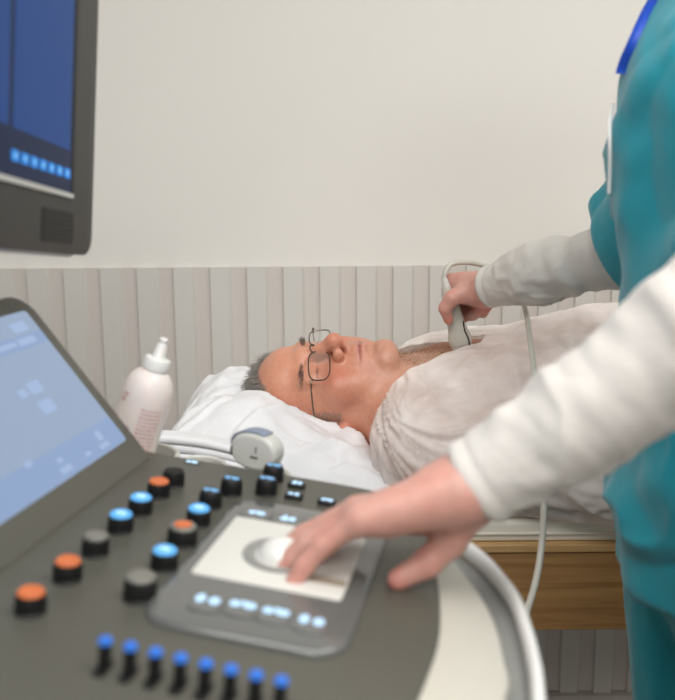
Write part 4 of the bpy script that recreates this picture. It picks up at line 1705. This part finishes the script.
# white jersey sleeves
def sleeve(W, E, S, rc, rw, re, rsx, seed, scr=1.0):
    s = SDF()
    ax = nrm(W - E)
    s.cap(W, W + (E - W) * 0.35, rc, rw, 0.02)
    s.cap(W + (E - W) * 0.35, E, rw, re, 0.03)
    s.cap(E, S, re, rsx, 0.04)
    s.half(W + ax * 0.002, ax, 0.004)
    s.cap(W + ax * 0.03, W - ax * 0.035, rc - 0.006, rc - 0.010, 0.004, 's')
    V, Q = s.mesh(0.0030, relax=1)
    N = vnormals(V, Q)
    t = (V - W) @ (-ax)
    fade = np.clip((t - 0.012) / 0.03, 0, 1)
    ang = np.arctan2((V - W) @ np.cross(ax, [0, 0, 1.0]), (V - W) @ np.array([0, 0, 1.0]))
    r1 = 1 - 2.0 * np.abs(fbm(np.c_[t * 16 + 0.9 * np.sin(ang + seed), np.cos(ang) * 1.2, np.sin(ang) * 1.2 + seed], 3, seed))
    r2 = fbm(np.c_[t * 24 + 2 * ang / np.pi, V[:, 1] * 8, V[:, 2] * 8], 3, seed + 5)
    dsp = fade * scr * (0.0055 * np.clip(r1, -0.3, 1) + 0.0035 * r2)
    # stitched cuff band
    dsp += 0.0012 * np.exp(-((t - 0.004) / 0.004) ** 2) - 0.0012 * np.exp(-((t - 0.014) / 0.0022) ** 2)
    V = V + N * dsp[:, None]
    o = add('sleeve', V, Q, M_white_knit, carer)
    return o


sleeve(atD(474, 484, 0.668), LEL + np.array([0.0, 0, 0.004]), LSH + np.array([0.02, 0, 0]), 0.0335, 0.0360, 0.066, 0.056, 36, 0.7)
sleeve(atY(489, 287, 1.372), REL + np.array([0.0, 0, 0.012]), RSH, 0.0315, 0.038, 0.046, 0.050, 47, 0.75)

# teal tunic
tn = SDF()
tn.ell((CXs + 0.006, CYs, 1.26), (0.138, 0.185, 0.20), 0.06)
tn.ell((CXs - 0.020, CYs, 1.345), (0.120, 0.140, 0.125), 0.05)
tn.ell((CXs + 0.012, CYs, 1.04), (0.126, 0.168, 0.22), 0.08)
tn.cap((CXs + 0.006, CYs - 0.03, 0.95), (CXs + 0.010, CYs - 0.035, 0.82), 0.13, 0.135, 0.06, sc=(1, 1.25, 1))
tn.cap(LSH + np.array([0, 0.03, -0.015]), RSH + np.array([0, -0.03, -0.015]), 0.068, k=0.06)
tn.cap(LSH, LSH + (LEL - LSH) * 0.62, 0.080, 0.086, 0.04)
sl_ = SDF()                                             # short right sleeve with an open hanging hem
fdir = nrm(RWR - REL)
flen = np.linalg.norm(RWR - REL)
sl_.cap(RSH, REL + np.array([0.015, -0.03, 0.03]), 0.078, 0.072, 0.05)
sl_.cap(REL + np.array([0.015, -0.03, 0.02]), REL + fdir * flen * 0.42 + np.array([0, 0, -0.004]), 0.070, 0.064, 0.05)
sl_.half(REL + fdir * flen * 0.07, fdir + np.array([0.0, 0, -0.20]), 0.006)
sl_.cap(REL - fdir * flen * 0.02, REL + fdir * flen * 0.9, 0.054, 0.056, 0.006, 's')
tn.p.append((np.array([0.25, 0.95, 1.05]), np.array([0.55, 1.28, 1.52]), lambda P: sl_.ev(P, 0.1), 0.02, 'u'))
tn.half((0, 0, 0.836), (0.0, 0.0, -1.0), 0.008)
TV, TQ = tn.mesh(0.0040, relax=2)
TN = vnormals(TV, TQ)
f1 = fbm(np.c_[TV[:, 0] * 9 + TV[:, 2] * 5, TV[:, 1] * 9, TV[:, 2] * 6 - TV[:, 1] * 4], 3, 61)
f2 = 1 - 2 * np.abs(fbm(np.c_[TV[:, 0] * 6 - TV[:, 2] * 7, TV[:, 1] * 8 + TV[:, 2] * 5, TV[:, 2] * 5], 2, 71))
TV = TV + TN * (0.008 * f1 + 0.014 * np.clip(f2, 0, 1))[:, None]
tunic = add('tunic', TV, TQ, M_teal, carer)
# trousers
tr_ = SDF()
tr_.ell((CXs + 0.005, CYs, 0.90), (0.122, 0.172, 0.12), 0.05)
for q in (-1, 1):
    tr_.cap((CXs + 0.002, CYs + q * 0.085, 0.86), (CXs + 0.03, CYs + q * 0.10, 0.48), 0.098, 0.078, 0.05)
    tr_.cap((CXs + 0.01, CYs + q * 0.10, 0.48), (CXs + 0.03, CYs + q * 0.10, 0.10), 0.076, 0.070, 0.03)
tr_.half((0, 0, 0.085), (0, 0, -1), 0.006)
RV, RQ = tr_.mesh(0.0045, relax=2)
RN = vnormals(RV, RQ)
f1 = fbm(np.c_[RV[:, 0] * 12, RV[:, 1] * 12, RV[:, 2] * 4], 3, 81)
RV = RV + RN * (0.007 * f1)[:, None]
add('trousers', RV, RQ, M_teal, carer)
for q in (-1, 1):
    ss = SDF()
    ss.cap((CXs + 0.045, CYs + q * 0.10, 0.045), (CXs - 0.14, CYs + q * 0.112, 0.036), 0.044, 0.036, 0.02, sc=(1, 1, 1))
    ss.half((0, 0, 0.001), (0, 0, -1), 0.004)
    V_, Q_ = ss.mesh(0.005)
    add('shoe', V_, Q_, M_shoe, carer)

# blue ribbon and hanging white cord at the breast pocket
def on_front(z, y):
    s = TV[(np.abs(TV[:, 2] - z) < 0.012) & (np.abs(TV[:, 1] - y) < 0.015)]
    return s[:, 0].min()


# ------------------------------------------------------------------ probe in the right hand
PA, PBt = rp(446, 286, -0.004), rp(462.5, 349, -0.004)
pax = nrm(PA - PBt)
pw = nrm(np.cross(pax, [0, 1.0, 0]))
if pw[0] < 0:
    pw = -pw
pd = np.cross(pax, pw)
plen = np.linalg.norm(PA - PBt)
probe = thing('ultrasound_probe', "white handheld ultrasound probe pressed on the man's chest", 'probe', PBt)
g = Geo()
a = np.linspace(0, 2 * np.pi, 28, endpoint=False)
rings = []
for t, rw, rd in ((0.006, 0.0165, 0.0095), (0.010, 0.0185, 0.0115), (0.020, 0.0185, 0.0125), (0.030, 0.0160, 0.0120), (0.042, 0.0140, 0.0110), (0.060, 0.0135, 0.0105),
                  (0.080, 0.0125, 0.0105), (plen - 0.006, 0.0095, 0.0090), (plen, 0.0075, 0.0070)):
    rings.append(PBt + pax * t + np.outer(np.cos(a) * rw, pw) + np.outer(np.sin(a) * rd, pd))
g.rings(rings)
g.make('probe_body', M_cream, probe)
g = Geo()
rings = []
for t, rw, rd in ((0.000, 0.0130, 0.0060), (0.001, 0.0150, 0.0075), (0.004, 0.0160, 0.0090), (0.0058, 0.0160, 0.0090)):
    rings.append(PBt + pax * t + np.outer(np.cos(a) * rw, pw) + np.outer(np.sin(a) * rd, pd))
g.rings(rings)
g.make('lens', M_lgrey, probe)
cd = pd if pd[1] < 0 else -pd
mk = [rp(462.0, 320, 0), rp(463.5, 329, 0), rp(467.0, 337, 0), rp(469.0, 345, 0)]
mk = smooth_path(mk, 8)
mk2 = []
for p in mk:
    t = (p - PBt) @ pax
    w = (p - PBt) @ pw
    rw = np.interp(t, [0.010, 0.020, 0.030, 0.042, 0.060], [0.0185, 0.0185, 0.0160, 0.0140, 0.0135])
    rd = np.interp(t, [0.010, 0.020, 0.030, 0.042, 0.060], [0.0115, 0.0125, 0.0120, 0.0110, 0.0105])
    w = np.clip(w, -rw * 0.97, rw * 0.97)
    mk2.append(PBt + pax * t + pw * w + cd * (rd * math.sqrt(1 - (w / rw) ** 2)))
g = Geo()
g.tube(np.array(mk2), 0.0013, 8)
g.make('marker_stripe', M_black, probe, label='black wavy marker stripe')
# cable: out of the probe top, over the wrist, down past the bed and up to the machine
cpts = [PA - pax * 0.004, PA + pax * 0.012, rp(446.5, 270, -0.002), rp(451, 264.5, 0.004), rp(462, 262.5, 0.016), rp(478, 264, 0.034), rp(500, 272, 0.045),
        atY(518, 292, 1.42), atY(524, 304, 1.37), atY(529, 330, 1.27), atY(534, 372, 1.17), atY(540, 430, 1.10), atY(544, 490, 1.06),
        atY(542, 540, 1.04), atY(536, 580, 1.01), atY(524, 620, 0.96), atY(512, 660, 0.88), atY(505, 700, 0.80)]
tail = [PL(0.26, 0.10, -0.19), PL(0.20, 0.09, -0.175)]
cp = smooth_path(np.array(cpts + tail), 8)
g = Geo()
g.tube(cp, 0.0042, 12)
g.make('cable', M_cream, probe)
g = Geo()
g.tube([PA - pax * 0.004, PA + pax * 0.006, PA + pax * 0.014], [0.0068, 0.0060, 0.0045], 14)
g.make('cable_boot', M_lgrey, probe)

# lanyard ribbon and cord on the tunic front
TQp = TV - CC
tdep = TQp @ _fw
tpx, tpy = CX + F_PX * (TQp @ CR) / tdep, CY - F_PX * (TQp @ CU) / tdep
TN2 = vnormals(TV, TQ)
facing = (TN2 * TQp).sum(1) < 0.0


def on_tunic(x, y, off):
    """point of the tunic's visible front closest to a direction seen in the photograph"""
    cost = (tpx - x) ** 2 + (tpy - y) ** 2 + np.where(facing, 0, 1e6) + 40 * tdep
    i_ = np.argmin(cost)
    return TV[i_] + TN2[i_] * off


ln = thing('lanyard', 'blue ribbon with a thin white cord hanging on the teal tunic', 'lanyard', on_tunic(612, 120, 0.003))
def relaxed(px, off, n=16):
    q = np.array([on_tunic(x, y, off) for x, y in smooth_path(np.array(px, float), 6)])
    for _ in range(n):
        q[1:-1] = 0.5 * q[1:-1] + 0.25 * (q[:-2] + q[2:])
    return q


pts = relaxed(((666, -20), (655, 2), (644, 24), (635, 46), (628, 62), (624, 74)), 0.004)
g = Geo()
g.tube(pts, 0.0055, 10, flat=((-0.6, -0.8, 0.2), 0.4))
g.make('ribbon', M_blueband, ln)
pts = relaxed(((608, 104), (612, 118), (614, 140), (614, 165), (613, 194)), 0.004)
g = Geo()
g.tube(pts, 0.0020, 8)
g.make('cord', M_white, ln)
